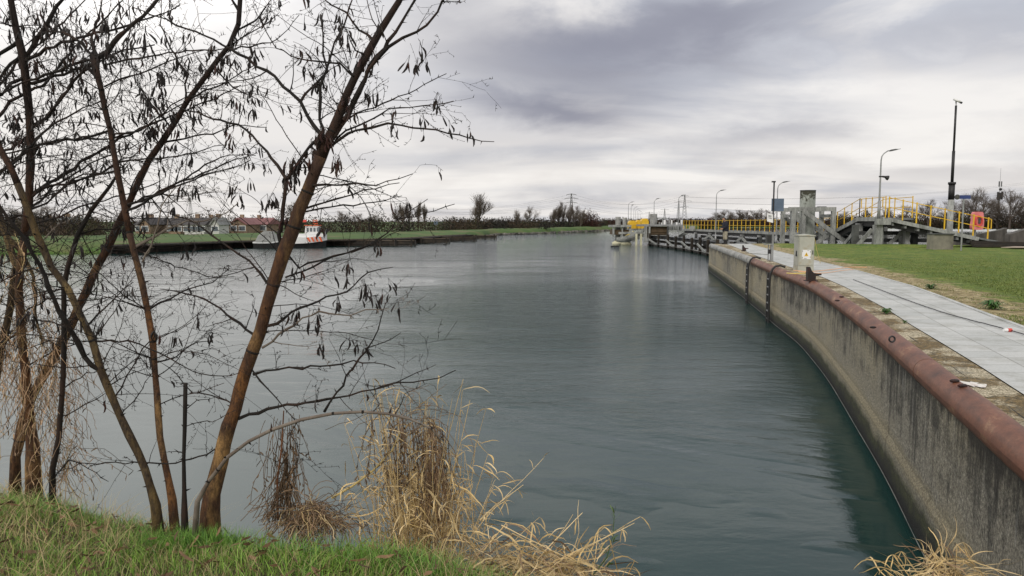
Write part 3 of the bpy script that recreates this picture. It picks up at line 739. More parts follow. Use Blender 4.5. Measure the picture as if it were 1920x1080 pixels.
def locust(name, label, trunk, Y0, Y1, branches, mat='bark', bmat='bark_dark', seed=1, dens=1.0, podp=.035, group='thorny locust trees on the near bank', extra=0, tthorn=1.0, dark_from=None):
    rr = random.Random(seed); K = len(trunk)
    ys_ = [p[1] for p in trunk]; y0, y1 = max(ys_), min(ys_)
    def YY(y): return Y0 + (Y1 - Y0) * (y0 - y) / max(1, y0 - y1)
    TP = [at(x, y, YY(y)) for x, y, r_ in trunk]; TR = [r_ * (.73 if y < y0 - 70 else .9) * YY(y) / F for x, y, r_ in trunk]
    px = [(x, y) for x, y, r_ in trunk]
    root = empty(name, TP[0] - Vector((0, 0, .03)), label, 'tree', group)
    P, Rr = resample(TP, TR, .09)
    P = [p + rvec(rr) * Rr[i] * .14 if 0 < i else p - Vector((0, 0, .35)) for i, p in enumerate(P)]
    Rr = [r_ * rr.uniform(.93, 1.1) for r_ in Rr]; Rr[0] *= 1.25
    pods = Pods()
    cut = len(P)
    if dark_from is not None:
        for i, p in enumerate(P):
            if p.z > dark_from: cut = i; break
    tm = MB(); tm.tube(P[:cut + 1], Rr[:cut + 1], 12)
    tb = MB(); th_ = MB()
    for i in range(2, len(P) - 1):
        d = (P[i + 1] - P[i]).normalized()
        tgt = tm if i <= cut else tb
        for _ in range(1 if rr.random() < tthorn else 0):
            side = d.cross(rvec(rr)).normalized(); b0 = P[i] + side * Rr[i] * .85
            th_.cone(b0 - side * Rr[i] * .3, b0 + (side + Vector((0, 0, .15))) * rr.uniform(.016, .032), .0075)
            if rr.random() < .22:
                b1 = P[i]; th_.tube([b1 - d * .006, b1, b1 + d * .006], [Rr[i] * 1.0, Rr[i] * 1.07, Rr[i] * 1.0], 12, False)
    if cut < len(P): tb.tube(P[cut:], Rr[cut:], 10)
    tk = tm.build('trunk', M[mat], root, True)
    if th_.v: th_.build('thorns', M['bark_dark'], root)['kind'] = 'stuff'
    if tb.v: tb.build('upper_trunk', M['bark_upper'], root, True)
    alltw = []
    for bi, br in enumerate(branches):
        pts_, r0, r1, dY = br[:4]; m2 = br[4] if len(br) > 4 and br[4] else bmat; dn = br[5] if len(br) > 5 else 1.0
        pp = br[6] if len(br) > 6 else podp
        # depth where it leaves the trunk
        best = min(range(K), key=lambda i: (px[i][0] - pts_[0][0]) ** 2 + (px[i][1] - pts_[0][1]) ** 2)
        Ys = YY(px[best][1]) if (px[best][0] - pts_[0][0]) ** 2 + (px[best][1] - pts_[0][1]) ** 2 < 70 ** 2 else YY(pts_[0][1]) if y1 < pts_[0][1] < y0 else Y1
        if len(br) > 7: Ys = br[7]
        tot = sum(math.hypot(a[0] - b_[0], a[1] - b_[1]) for a, b_ in zip(pts_, pts_[1:])) or 1; acc = 0
        BP_ = []; BR = []
        for i, p in enumerate(pts_):
            if i: acc += math.hypot(p[0] - pts_[i - 1][0], p[1] - pts_[i - 1][1])
            u = acc / tot; Yc = Ys + dY * u
            BP_.append(at(p[0], p[1], Yc)); BR.append((r0 * .64 + (r1 * .5 - r0 * .64) * u) * Yc / F)
        Q, QR = resample(BP_, BR, .05)
        Q = [p + rvec(rr) * (.0055 + QR[i] * .35) if i else p for i, p in enumerate(Q)]; QR = [q_ * rr.uniform(.82, 1.22) for q_ in QR]
        mb = MB(); mb.tube(Q, QR, 7 if r0 > 3 else 5)
        for i in range(1, len(Q) - 1):
            d = (Q[i + 1] - Q[i - 1]).normalized()
            for _ in range(rr.choice([1, 1, 2, 2])): thorn(mb, Q[i], d, rr, .85 + QR[i] * 50)
            if rr.random() < .27 * dens * dn:
                side = d.cross(rvec(rr)).normalized()
                dd = d * rr.uniform(.3, 1.1) + side
                twig(mb, pods, Q[i], dd, rr.uniform(.10, .42) * (1 - .3 * i / len(Q)), max(.0011, min(.0034, QR[i] * .5)), rr, 2, pp)
            if rr.random() < pp * 1.2: pod_cluster(pods, Q[i] - Vector((0, 0, QR[i])), rr, rr.choice([1, 2, 3, 5, 7]), rr.random() < .15)
        d = (Q[-1] - Q[-2]).normalized()
        mb.build('branch', M[m2], root, False)
    # random extra shoots from the upper stem
    ex = MB()
    for _ in range(extra):
        i = rr.randrange(len(P) // 3, len(P) - 1); d = (P[i + 1] - P[i]).normalized(); side = d.cross(rvec(rr)).normalized()
        twig(ex, pods, P[i], side + d * .4, rr.uniform(.25, .8), .003, rr, 2, podp)
    if ex.v: ex.build('side_shoots', M[bmat], root)['kind'] = 'stuff'
    return root, pods, rr
def finish(t3, clusters=(), Yc=4.0):
    root, pods, rr = t3
    for (x, y, n, brown) in clusters:
        for _ in range(n):
            pod_cluster(pods, at(x + rr.gauss(0, 11), y + rr.gauss(0, 11), Yc + rr.uniform(-.08, .08)), rr, 3, brown)
    pods.sort(key=lambda a: -a[0])
    for n, mb in pods[:98]: mb.build('pod_cluster', M['pods'], root)
    if len(pods) > 98:
        m_ = MB(); m_.c = (1, 1, 1)
        for n, mb in pods[98:]:
            o_ = len(m_.v); m_.v += mb.v; m_.f += [tuple(i + o_ for i in f) for f in mb.f]; m_.cols += mb.cols
        m_.build('seed_pods', M['pods'], root)['kind'] = 'stuff'
# main leaning tree
T = locust('locust_tree', 'thickest locust, orange brown trunk leaning right beside the dry reeds',
    [(388, 1003, 24), (392, 960, 22), (405, 895, 20), (430, 800, 18), (460, 700, 17), (487, 620, 16.5), (512, 535, 16.5), (530, 480, 16.5), (550, 425, 16), (575, 360, 15.5), (602, 292, 15), (622, 245, 11), (650, 180, 10.5), (683, 110, 9.5), (712, 58, 8.5), (748, 2, 7), (775, -60, 6), (795, -150, 4.5), (805, -260, 2)], 3.8, 3.75,
    [([(610, 275), (640, 235), (662, 195), (695, 125), (718, 92), (742, 62), (770, 18), (800, -40), (870, -170)], 8, 1.5, .3),
     ([(645, 225), (672, 175), (702, 112), (726, 88), (756, 70), (800, 48), (818, 22), (845, -18), (900, -120)], 6.5, 1.5, -.25),
     ([(612, 282), (650, 252), (700, 238), (725, 232), (775, 238), (818, 246), (880, 258), (927, 267)], 4, 1.4, -.3, None, .35, .03),
     ([(610, 285), (650, 243), (700, 225), (730, 206), (790, 200), (852, 188)], 3.2, 1.3, .3, None, .6, .02),
     ([(640, 235), (665, 214), (702, 203), (750, 180), (797, 160), (835, 138)], 3, 1.3, .5, None, .5, .02),
     ([(572, 346), (650, 345), (706, 346), (748, 337), (774, 324)], 3.6, 1.3, -.2, None, .8, .02),
     ([(560, 395), (590, 385), (628, 371), (682, 357), (750, 343)], 3.6, 1.3, .15, None, .8, .02),
     ([(556, 400), (585, 392), (642, 386), (702, 380), (752, 366)], 3, 1.3, .4, None, .8, .03),
     ([(492, 652), (525, 628), (568, 596), (600, 584), (658, 592), (684, 580), (730, 577)], 4, 1.2, -.3, 'bark_grey', .9),
     ([(498, 612), (520, 604), (550, 584), (595, 565), (650, 545), (690, 512), (735, 500)], 4.5, 1.3, -.35, None, .9, .05),
     ([(475, 702), (520, 692), (565, 690), (615, 685), (662, 678), (700, 680), (740, 690)], 4, 1.5, -.2, None, .8, .01),
     ([(447, 785), (500, 767), (575, 755), (635, 746), (700, 731), (752, 717), (792, 715), (825, 707), (853, 695)], 5, 1.4, -.3, None, .7, .015),
     ([(608, 772), (632, 738), (660, 690), (686, 660), (710, 615), (724, 572), (734, 556)], 4, 1.4, -.1, None, .7, .01, 3.62),
     ([(684, 654), (712, 646), (750, 625)], 2, 1.1, .1, None, .5, .0, 3.55),
     ([(700, 731), (752, 712), (780, 697), (820, 682)], 2.2, 1.1, .1, None, .7, .0, 3.5),
     ([(477, 628), (450, 604), (400, 572), (385, 560), (350, 550), (300, 541)], 4.5, 1.6, .3, None, .9, .02),
     ([(600, 250), (590, 235), (575, 215), (561, 190), (515, 145), (465, 112), (430, 92), (400, 76), (330, 45), (250, 14)], 5.5, 2, .35),
     ([(606, 262), (600, 222), (602, 165), (614, 130), (630, 80), (652, 32), (664, -20)], 5, 2.5, .2),
     ([(563, 192), (586, 160), (614, 134)], 4, 3.4, .05, None, .8, .02, 3.9),
     ([(522, 497), (525, 440), (532, 372), (537, 338), (565, 295), (590, 262), (606, 245)], 7, 5, .05),
     ([(537, 336), (520, 312), (500, 285), (475, 255), (446, 236), (400, 222), (340, 202), (300, 185)], 4.5, 1.5, .4),
     ([(515, 543), (490, 516), (465, 490), (430, 462), (394, 440), (374, 423), (350, 412), (300, 395), (285, 378)], 4.2, 1.5, .3, None, .8, .01),
     ([(530, 470), (560, 500), (600, 488), (650, 474), (705, 452), (728, 438)], 3.5, 1.5, .25, None, .7, .04),
     ([(535, 520), (570, 506), (620, 482), (680, 466), (712, 450), (750, 432)], 3, 1.2, .4, None, .7, .06),
     ([(660, 473), (705, 450), (725, 438), (746, 411), (780, 405), (814, 397), (854, 381)], 2.8, 1.3, 0, None, .5, .02, 4.1),
     ([(746, 411), (760, 400), (773, 391), (786, 385), (803, 375)], 2, 1.2, 0, None, .4, .0, 4.1),
     ([(614, 132), (607, 100), (606, 60), (604, 25)], 3, 2, .1, None, .8, .05, 3.9),
     ([(700, 75), (672, 55), (648, 25), (622, 8), (600, -10)], 3.5, 2, .2),
     ([(690, 105), (665, 95), (652, 62), (640, 40)], 3, 1.5, -.2, None, 1, .06),
     ([(470, 690), (488, 712), (520, 745), (538, 768), (560, 800)], 3, 1.2, -.2, None, .7, .02),
     ([(440, 760), (410, 745), (360, 735), (330, 700), (300, 680)], 2.6, 1.2, .2, None, .9, .01),
     ([(420, 830), (390, 850), (330, 868), (250, 868), (150, 870), (105, 886)], 2.6, 1.6, .2, None, .2, .0),
     ([(668, 150), (640, 120), (598, 115), (560, 110), (520, 90), (500, 60), (480, 20)], 3, 1.2, .3)],
    seed=21, dens=1.55, podp=.032, extra=34, dark_from=3.6)
finish(T, [(560, 290, 9, True), (552, 318, 6, False), (610, 240, 12, True), (655, 200, 4, True), (680, 100, 5, False), (640, 60, 5, False), (625, 290, 4, True), (520, 360, 5, False), (710, 540, 3, False), (668, 630, 2, False), (600, 585, 3, False), (780, 95, 5, False), (690, 525, 2, False), (700, 175, 3, False)], 3.78)
# slender forked tree
T = locust('locust_tree', 'olive brown locust leaning left, forked low down, left of the black stub',
    [(304, 985, 12), (282, 910, 10.5), (260, 850, 10.5), (225, 780, 9.5), (200, 722, 9.5), (190, 695, 9), (174, 640, 8.5), (150, 590, 8.5), (126, 540, 8.5), (95, 500, 8), (70, 440, 9), (45, 375, 8), (20, 315, 8), (-5, 270, 7), (-50, 200, 6)], 3.85, 4.0,
    [([(190, 695), (160, 670), (135, 630), (110, 580), (90, 540), (75, 500), (50, 450), (25, 420), (-5, 385), (-40, 350)], 8, 5, -.3),
     ([(225, 782), (250, 750), (282, 705), (290, 690)], 2, 1.2, -.2, None, .5, 0),
     ([(210, 760), (245, 690), (278, 640), (330, 620), (360, 605)], 2.4, 1.2, .3, None, 1, .02),
     ([(165, 610), (200, 575), (232, 545), (248, 530)], 2.6, 1.3, .2, None, 1, .02),
     ([(178, 640), (240, 640), (282, 655), (320, 675), (360, 697), (415, 705), (450, 700)], 3, 1.3, -.3, None, .8, .03),
     ([(200, 725), (250, 700), (275, 690)], 2, 1, .3, None, 1, 0),
     ([(60, 420), (110, 405), (150, 387), (215, 370), (262, 355), (300, 340)], 3.2, 1.5, .3, None, 1.2, .02),
     ([(50, 395), (85, 380), (120, 350), (155, 325), (190, 325), (225, 300), (262, 290)], 3.4, 1.3, .2),
     ([(20, 310), (45, 285), (72, 258), (90, 240), (120, 200)], 4, 1.5, .3),
     ([(110, 520), (60, 505), (20, 520), (-20, 540)], 3, 1.5, .2), ([(150, 590), (120, 610), (70, 600), (20, 610)], 2.5, 1.2, .4)],
    mat='bark_olive', seed=5, dens=1.5, podp=.02, extra=22, dark_from=3.45)
finish(T)
T = locust('locust_tree', 'slender locust left of the black stub, its stem ending in a dark knot of branches',
    [(332, 975, 11), (315, 900, 8.5), (300, 820, 8.5), (295, 740, 7.5), (286, 640, 8), (277, 580, 8), (266, 530, 8), (250, 470, 8), (235, 400, 7.5), (220, 320, 7), (205, 240, 6.5), (190, 170, 6.5), (176, 112, 8)], 3.9, 4.05,
    [([(176, 112), (200, 96), (240, 56), (270, 28), (302, -5), (340, -40), (400, -150)], 7, 2, .3),
     ([(178, 118), (165, 127), (140, 152), (115, 180), (90, 215), (68, 240)], 5, 3.4, .2),
     ([(195, 122), (240, 114), (300, 102), (380, 94), (425, 90), (480, 82)], 3, 1.3, -.2, None, .8),
     ([(195, 163), (225, 150), (280, 131), (350, 102), (390, 95)], 2.8, 1.3, .2, None, .8, .04),
     ([(210, 252), (260, 246), (320, 200), (352, 180), (400, 175)], 3, 1.2, -.3, None, 1, .07),
     ([(232, 386), (280, 371), (340, 341), (380, 325), (425, 305), (480, 288)], 4, 1.5, .3, None, 1.1, .03),
     ([(238, 395), (300, 362), (345, 345), (400, 322), (450, 310), (470, 300)], 4, 1.5, -.25, None, 1.1, .03),
     ([(222, 320), (180, 325), (140, 340), (110, 355), (75, 368)], 3.6, 2, .2, None, 1),
     ([(205, 245), (170, 258), (125, 262), (70, 272), (20, 285), (-30, 290)], 3.6, 2, .2, None, .9),
     ([(235, 400), (250, 420), (262, 432), (290, 455)], 2, 1.3, .2),
     ([(250, 465), (295, 440), (350, 415), (386, 414), (422, 399), (447, 379)], 4, 1.5, .35, 'bark_grey', 1, .0),
     ([(268, 490), (290, 446), (298, 404), (301, 386), (330, 350)], 3, 1.5, -.1, 'bark_grey', .8, .0),
     ([(280, 580), (320, 560), (350, 545), (400, 530), (430, 505)], 3, 1.3, .4, None, 1.2, .03),
     ([(290, 680), (330, 670), (370, 640), (400, 640)], 2.5, 1.2, .3, None, 1.2, .02),
     ([(296, 760), (340, 740), (370, 738), (420, 720)], 2, 1, -.2, None, 1, .0),
     ([(178, 108), (150, 80), (120, 60), (80, 62), (40, 90)], 4, 2, .2), ([(180, 105), (170, 70), (185, 30), (190, -10)], 4, 2, .2),
     ([(176, 112), (130, 125), (85, 140), (40, 158), (-10, 178)], 4.5, 3, .2)],
    seed=9, dens=1.5, podp=.04, extra=22, dark_from=3.15)
finish(T, [(178, 100, 9, False), (200, 30, 6, False), (150, 118, 7, False), (135, 80, 5, False), (300, 145, 4, False), (265, 185, 3, False), (145, 215, 3, False), (265, 60, 6, False)], 4.05)
# dead stub
T = locust('dead_sapling', 'short black dead thorny stub with a broken top left of the thick trunk',
    [(346, 1005, 9), (345, 920, 5.5), (344, 860, 5), (346, 800, 5), (348, 718, 5.5)], 3.75, 3.75,
    [([(347, 800), (375, 792), (400, 790), (440, 770)], 1.6, .9, -.2, None, 1.2, 0), ([(345, 850), (320, 845), (300, 850)], 1.4, .8, .1, None, 1.2, 0), ([(346, 770), (370, 752), (412, 742)], 1.6, .9, .2, None, 1.4, 0)],
    mat='bark_dark', seed=3, podp=0, group=None, tthorn=1.5)
finish(T)
# arching shoot from the main foot
T = locust('locust_shoot', 'thin grey locust shoot from the foot of the thick trunk arching right over the reeds',
    [(352, 985, 7), (370, 940, 5.5), (392, 902, 5.2), (426, 858, 5), (466, 828, 4.6), (510, 806, 5), (565, 787, 4.5), (625, 775, 4.2), (680, 772, 3.8), (730, 776, 3.4), (770, 786, 3), (808, 803, 2.4), (826, 826, 1.8)], 3.72, 3.5,
    [([(700, 772), (712, 755), (690, 725), (680, 700)], 1.6, .9, .1, 'bark_dark', 1, 0), ([(560, 788), (545, 812), (560, 850), (552, 905)], 1.5, .8, -.1, 'bark_dark', 1.2, 0), ([(740, 778), (760, 740), (800, 720)], 1.4, .8, .1, 'bark_dark', 1, 0)],
    mat='bark_grey', seed=13, podp=0, group=None, tthorn=1.3)
finish(T)
# left group
T = locust('locust_tree', 'upright reddish brown locust near the left edge, wrapped in dry vine',
    [(62, 905, 15), (60, 840, 12.5), (53, 765, 11), (47, 700, 11), (40, 630, 11), (35, 540, 10), (44, 450, 9.5), (55, 380, 9.5), (57, 310, 9.5), (57, 240, 9), (50, 165, 9.5), (42, 100, 9), (30, 50, 8), (20, 0, 7), (8, -60, 5), (-5, -200, 2)], 4.5, 4.4,
    [([(57, 250), (30, 272), (0, 288), (-40, 300)], 5, 3, .3), ([(48, 145), (20, 156), (0, 177), (-40, 195)], 5, 3, -.3),
     ([(46, 115), (100, 86), (165, 66), (230, 50), (290, 30), (340, 10)], 5, 2, -.3, None, 1.1),
     ([(50, 155), (60, 154), (120, 138), (170, 120), (230, 95), (290, 85)], 5, 2, .3),
     ([(44, 118), (70, 72), (95, 30), (130, -20)], 7, 5, .1), ([(42, 100), (20, 118), (0, 142), (-30, 160)], 5, 3, .1),
     ([(40, 75), (20, 85), (0, 97), (-40, 115)], 6, 4, .1),
     ([(58, 300), (72, 272), (125, 262), (200, 260), (260, 245), (320, 205), (380, 180)], 4, 1.5, .4, None, 1.1),
     ([(58, 365), (110, 335), (165, 295), (225, 260), (280, 235), (340, 210), (400, 186), (450, 160)], 5.5, 1.6, .5, None, 1.1),
     ([(56, 372), (75, 356), (140, 340), (190, 325), (225, 302), (280, 298), (350, 290), (420, 270)], 4, 1.4, -.3, None, 1.1),
     ([(57, 240), (90, 222), (115, 180), (130, 165)], 5, 3, .1), ([(36, 620), (10, 640), (-20, 650)], 4, 2, .1),
     ([(38, 590), (90, 560), (150, 565), (220, 555), (300, 555)], 2.6, 1.2, .3), ([(45, 690), (100, 660), (130, 650), (190, 632)], 2.6, 1.2, .3)],
    seed=31, dens=1.5, podp=.045, extra=40, dark_from=3.1)
finish(T, [(60, 110, 6, True), (78, 35, 6, True), (50, 250, 7, True), (20, 220, 6, False), (210, 10, 4, False), (200, 80, 6, False), (90, 190, 4, False), (30, 45, 6, False), (8, 130, 5, False), (120, 50, 5, False), (160, 160, 4, False)], 4.45)
T = locust('locust_tree', 'reddish brown locust leaning right, crossing behind the forked and slender ones',
    [(22, 893, 11), (36, 825, 10), (48, 770, 10), (68, 728, 10.5), (100, 672, 11), (135, 605, 11), (160, 548, 10.5), (198, 470, 9.5), (240, 383, 8.2), (280, 300, 7.5), (318, 245, 7), (350, 192, 6.5), (390, 136, 6), (430, 86, 6), (447, 45, 6), (450, 0, 5.5), (452, -60, 4.5), (470, -220, 1.6)], 4.75, 4.7,
    [([(300, 272), (330, 262), (400, 250), (440, 235), (500, 240)], 3, 1.3, .3, None, 1.2, .06), ([(352, 190), (385, 170), (430, 150), (480, 120)], 3, 1.3, -.2, None, 1.3, .06),
     ([(400, 125), (420, 150), (450, 172), (490, 190)], 3, 1.3, .2, None, 1.2, .06), ([(440, 60), (480, 40), (512, -5)], 3, 1.6, .2, None, 1, .05),
     ([(430, 88), (460, 65), (500, 42), (522, 25)], 2.5, 1.3, .1, None, 1.2, .05), ([(448, 20), (430, -10)], 4, 3, 0),
     ([(425, 92), (480, 86), (520, 75), (560, 30)], 2.5, 1.2, -.3, None, 1, .05), ([(320, 243), (300, 215), (258, 160), (252, 120)], 3, 1.3, .3, None, 1.3, .08),
     ([(348, 195), (350, 140), (320, 90), (300, 45), (302, 0)], 3.4, 1.4, .2, None, 1.2, .05), ([(240, 383), (250, 340), (262, 318)], 3, 1.5, .1),
     ([(200, 462), (260, 470), (330, 500), (400, 520), (440, 520)], 2.6, 1.2, -.3, None, 1, .01), ([(240, 385), (330, 345), (400, 300), (430, 290), (480, 292)], 3.4, 1.3, .3, None, 1.4, .08)],
    seed=41, dens=1.5, podp=.05, extra=44, dark_from=2.95)
finish(T, [(420, 105, 8, False), (395, 165, 5, False), (310, 230, 8, True), (430, 240, 5, True), (345, 115, 6, False), (290, 175, 5, False), (455, 350, 4, False), (300, 180, 3, False), (440, 60, 5, False), (470, 90, 6, False), (285, 250, 5, False)], 4.7)
T = locust('locust_sapling', 'thin dark crooked locust sapling between the left pair and the forked tree',
    [(92, 912, 7), (110, 820, 6.5), (117, 740, 6), (120, 640, 6), (120, 540, 6), (127, 500, 5.5), (146, 440, 5.5), (170, 395, 5), (205, 350, 4.5), (218, 330, 3)], 4.3, 4.2,
    [([(100, 900), (130, 860), (165, 880), (205, 902)], 2.4, 1.2, -.1, 'bark_dark', .8, 0), ([(122, 780), (160, 760), (200, 735), (235, 752)], 2, 1, .1, None, 1.1, .02), ([(120, 650), (90, 640), (50, 655), (10, 645)], 2.4, 1.2, .2),
     ([(146, 440), (180, 430), (215, 430), (260, 400)], 2.4, 1.2, .2), ([(118, 730), (160, 700), (240, 690)], 2, 1, -.2, None, 1, .02)],
    mat='bark_dark', seed=51, podp=.02, extra=6, dens=1.1)
finish(T)
T = locust('locust_tree', 'partly hidden olive locust at the very left edge tangled in withered vine',
    [(-20, 870, 12), (-8, 700, 11), (15, 600, 9), (30, 500, 9), (12, 440, 8), (-10, 380, 9), (-30, 300, 8), (-40, 180, 7)], 5.0, 5.0,
    [([(10, 440), (40, 470), (60, 520), (70, 600), (80, 640)], 7, 4, .1, 'bark_olive'), ([(-20, 340), (30, 300), (90, 240), (140, 210), (190, 190)], 5, 2, .2), ([(-35, 250), (20, 190), (80, 160), (130, 100), (180, 50), (230, 0)], 5, 2, .3),
     ([(-38, 200), (30, 120), (100, 60), (160, 0)], 5, 2, .3), ([(-10, 500), (60, 470), (110, 420), (160, 400)], 3, 1.5, .2, 'bark_grey'), ([(-15, 420), (50, 400), (100, 350), (180, 300), (260, 270)], 4, 1.5, .4)],
    mat='bark_olive', seed=61, podp=.045, extra=30, dens=1.5)
finish(T, [(10, 20, 6, False), (100, 10, 6, False), (150, 30, 6, False), (30, 250, 5, False)], 5.0)
# ------------------------------------------------------------------ vines, reeds
def curly(rr, p, d, ln, n, wig, grav):
    P = [Vector(p)]; d = Vector(d).normalized()
    for i in range(n):
        d = (d + rvec(rr) * wig + Vector((0, 0, grav))).normalized(); P.append(P[-1] + d * ln / n)
    return P
def ribbon(mb, P, w_, rr):
    k = len(P); vs = []; side = rvec(rr)
    for i, p in enumerate(P):
        t_ = (P[min(i + 1, k - 1)] - P[max(0, i - 1)]).normalized(); side = (side + rvec(rr) * .25); side -= t_ * side.dot(t_)
        side.normalize(); ww = w_ * math.sin(math.pi * min(.97, (i + .35) / k)) * .5
        vs += [p - side * ww, p + side * ww]
    mb._add(vs, [(2 * i, 2 * i + 1, 2 * i + 3, 2 * i + 2) for i in range(k - 1)])
def straw_col(rr, b_=1.0):
    k_ = rr.uniform(.55, 1.1) * b_; w_ = rr.random()
    return (k_ * (.78 + .12 * w_), k_ * (.56 + .14 * w_), k_ * (.24 + .16 * w_))
def brown_col(rr, b_=1.0):
    k_ = rr.uniform(.4, 1.2) * b_; return (.24 * k_, .155 * k_, .09 * k_)
# the reed clump
rr = random.Random(77); mb = MB(); mb.c = (1, 1, 1); lf = MB(); lf.c = (1, 1, 1)
def reed(mb, lf, p, d, ln, rr, leaves=4, bend=.0, lw=.0095):
    mb.c = straw_col(rr); P = curly(rr, p, d, ln, 9, .07, .01 + bend)
    mb.tube(P, [.0026 - .0014 * i / 9 for i in range(10)], 4, False)
    for _ in range(leaves):
        i = rr.randrange(3, 10); q0 = P[i]; lf.c = straw_col(rr)
        dd = Vector((rr.gauss(0, 1), rr.gauss(0, .8), rr.uniform(-.1, 1)))
        ribbon(lf, curly(rr, q0, dd, rr.uniform(.06, .18), 7, .26, -.2), rr.uniform(.4, 1) * lw, rr)
for _ in range(170):
    x = rr.gauss(792, 40); x = max(705, min(880, x)); Yb = rr.uniform(3.85, 4.35); b0 = at(x, 1030, Yb); b0.z = hb(b0.x, b0.y) - .02
    hmax = 265 * math.exp(-((x - 785) / 90) ** 2) + 40
    ln = rr.uniform(.35, 1.0) * hmax * Yb / F * (1.35)
    reed(mb, lf, b0, (rr.gauss(0, .12) + (x - 800) / 520, rr.gauss(0, .12), 1), ln, rr, rr.choice([3, 4, 5, 6]))
for (px0, py0, px1, py1) in [(760, 1010, 690, 800), (770, 1010, 700, 840), (720, 1000, 662, 815), (730, 1010, 640, 795), (860, 1010, 985, 835), (860, 1010, 908, 850), (880, 1020, 930, 900), (870, 1000, 900, 830), (890, 1020, 880, 850), (790, 1000, 798, 770), (780, 1000, 770, 740), (700, 1010, 640, 900)]:
    a = at(px0, py0 + 30, 4.0); b_ = at(px1, py1, 4.0 + rr.uniform(-.2, .2)); reed(mb, lf, a, (b_ - a), (b_ - a).length, rr, 7)
for _ in range(260):
    lf.c = straw_col(rr, .9); x = rr.gauss(800, 60); a = at(x, rr.uniform(880, 1010), rr.uniform(3.8, 4.3))
    ribbon(lf, curly(rr, a, (rr.gauss(0, 1), rr.gauss(0, 1), rr.uniform(-.5, 1)), rr.uniform(.1, .3), 8, .4, -.2), rr.uniform(.004, .009), rr)
root = empty('reed_clump', at(800, 1010, 4.1), 'tall clump of straw coloured dead reeds right of the trees', 'reeds')
mb.build('stems', M['straw'], root); lf.build('leaves', M['straw'], root)
# dark withered vine over the reeds
vn = MB(); vn.c = (1, 1, 1)
for _ in range(60):
    vn.c = brown_col(rr); u = rr.random(); a = at(700 + 130 * u + rr.gauss(0, 10), 745 + 60 * u + rr.gauss(0, 16), 3.95 + rr.uniform(-.15, .2))
    vn.tube(curly(rr, a, (rr.gauss(0, 1), rr.gauss(0, 1), 0), rr.uniform(.1, .4), 10, .5, -.1), .0016, 3, False)
for _ in range(60):
    vn.c = brown_col(rr); u = rr.random(); a = at(690 + 150 * u, 770 + 35 * u + rr.gauss(0, 8), 3.95 + rr.uniform(-.15, .2))
    P = curly(rr, a, (rr.gauss(0, .3), rr.gauss(0, .3), -1), rr.uniform(.25, .75), 14, .22, -.3); vn.tube(P, .0016, 3, False)
    for q0 in P[2:]:
        if rr.random() < .6: vn.c = brown_col(rr, .7); ribbon(vn, curly(rr, q0, (rr.gauss(0, 1), rr.gauss(0, 1), -.5), rr.uniform(.02, .05), 4, .4, -.3), .009, rr)
for _ in range(50):
    vn.c = brown_col(rr, 1.3); a = at(rr.gauss(815, 10), rr.uniform(790, 900), 3.9); P = curly(rr, a, (rr.gauss(0, .4), 0, -1), rr.uniform(.2, .5), 10, .3, -.3); vn.tube(P, .0022, 3, False)
tag(vn.build('withered_vine', M['straw']), 'dark brown withered vine hanging over the straw coloured reeds', 'vine')
# yellow stem crossing
a = MB(); a.c = (.5, .38, .14); a.tube([at(622, 934, 3.9), at(660, 912, 3.92), at(700, 882, 3.95), at(735, 845, 3.95), at(755, 800, 4.0)], [.006, .0058, .005, .004, .003], 8)
tag(a.build('reed_stalk', M['straw']), 'thick yellow bent stalk leaning from the bank into the reed clump', 'stalk')
# vine heap left of reeds with hanging vine
vn = MB(); vn.c = (1, 1, 1)
for _ in range(420):
    vn.c = brown_col(rr, 1.25) if rr.random() < .75 else straw_col(rr, .7); x = rr.gauss(585, 30); y = 990 - 45 * rr.random() * math.exp(-((x - 585) / 45) ** 2) - 5
    vn.tube(curly(rr, at(x, y, rr.uniform(3.75, 4.1)), (rr.gauss(0, 1), rr.gauss(0, 1), rr.uniform(-.2, .5)), rr.uniform(.08, .3), 9, .5, -.16), .0019, 3, False)
for _ in range(46):
    vn.c = brown_col(rr, .8); x = rr.choice([rr.gauss(535, 12), rr.gauss(552, 9), rr.gauss(515, 22)]); a = at(x, rr.uniform(770, 880), 3.85); P = curly(rr, a, (rr.gauss(0, .25) - .1, 0, -1), rr.uniform(.2, .55), 12, .25, -.25); vn.tube(P, .0018, 3, False)
    for q0 in P[2:]:
        if rr.random() < .5: ribbon(vn, curly(rr, q0, (rr.gauss(0, 1), rr.gauss(0, 1), -.5), rr.uniform(.02, .045), 4, .4, -.3), .008, rr)
for _ in range(60):
    vn.c = brown_col(rr, .8); a = at(540, rr.uniform(840, 930), 3.85); b_ = at(480 + rr.uniform(-10, 60), 975, 3.85); vn.tube(curly(rr, a, b_ - a, (b_ - a).length, 9, .12, 0), .002, 3, False)
vn.c = (.17, .07, .03); vn.tube([at(521, 975, 3.85), at(520, 900, 3.85), at(528, 840, 3.83), at(532, 770, 3.8)], [.006, .0055, .005, .003], 6)
tag(vn.build('vine_heap', M['straw']), 'reddish brown heap of withered vine hanging to the ground between thick trunk and reeds', 'vine')
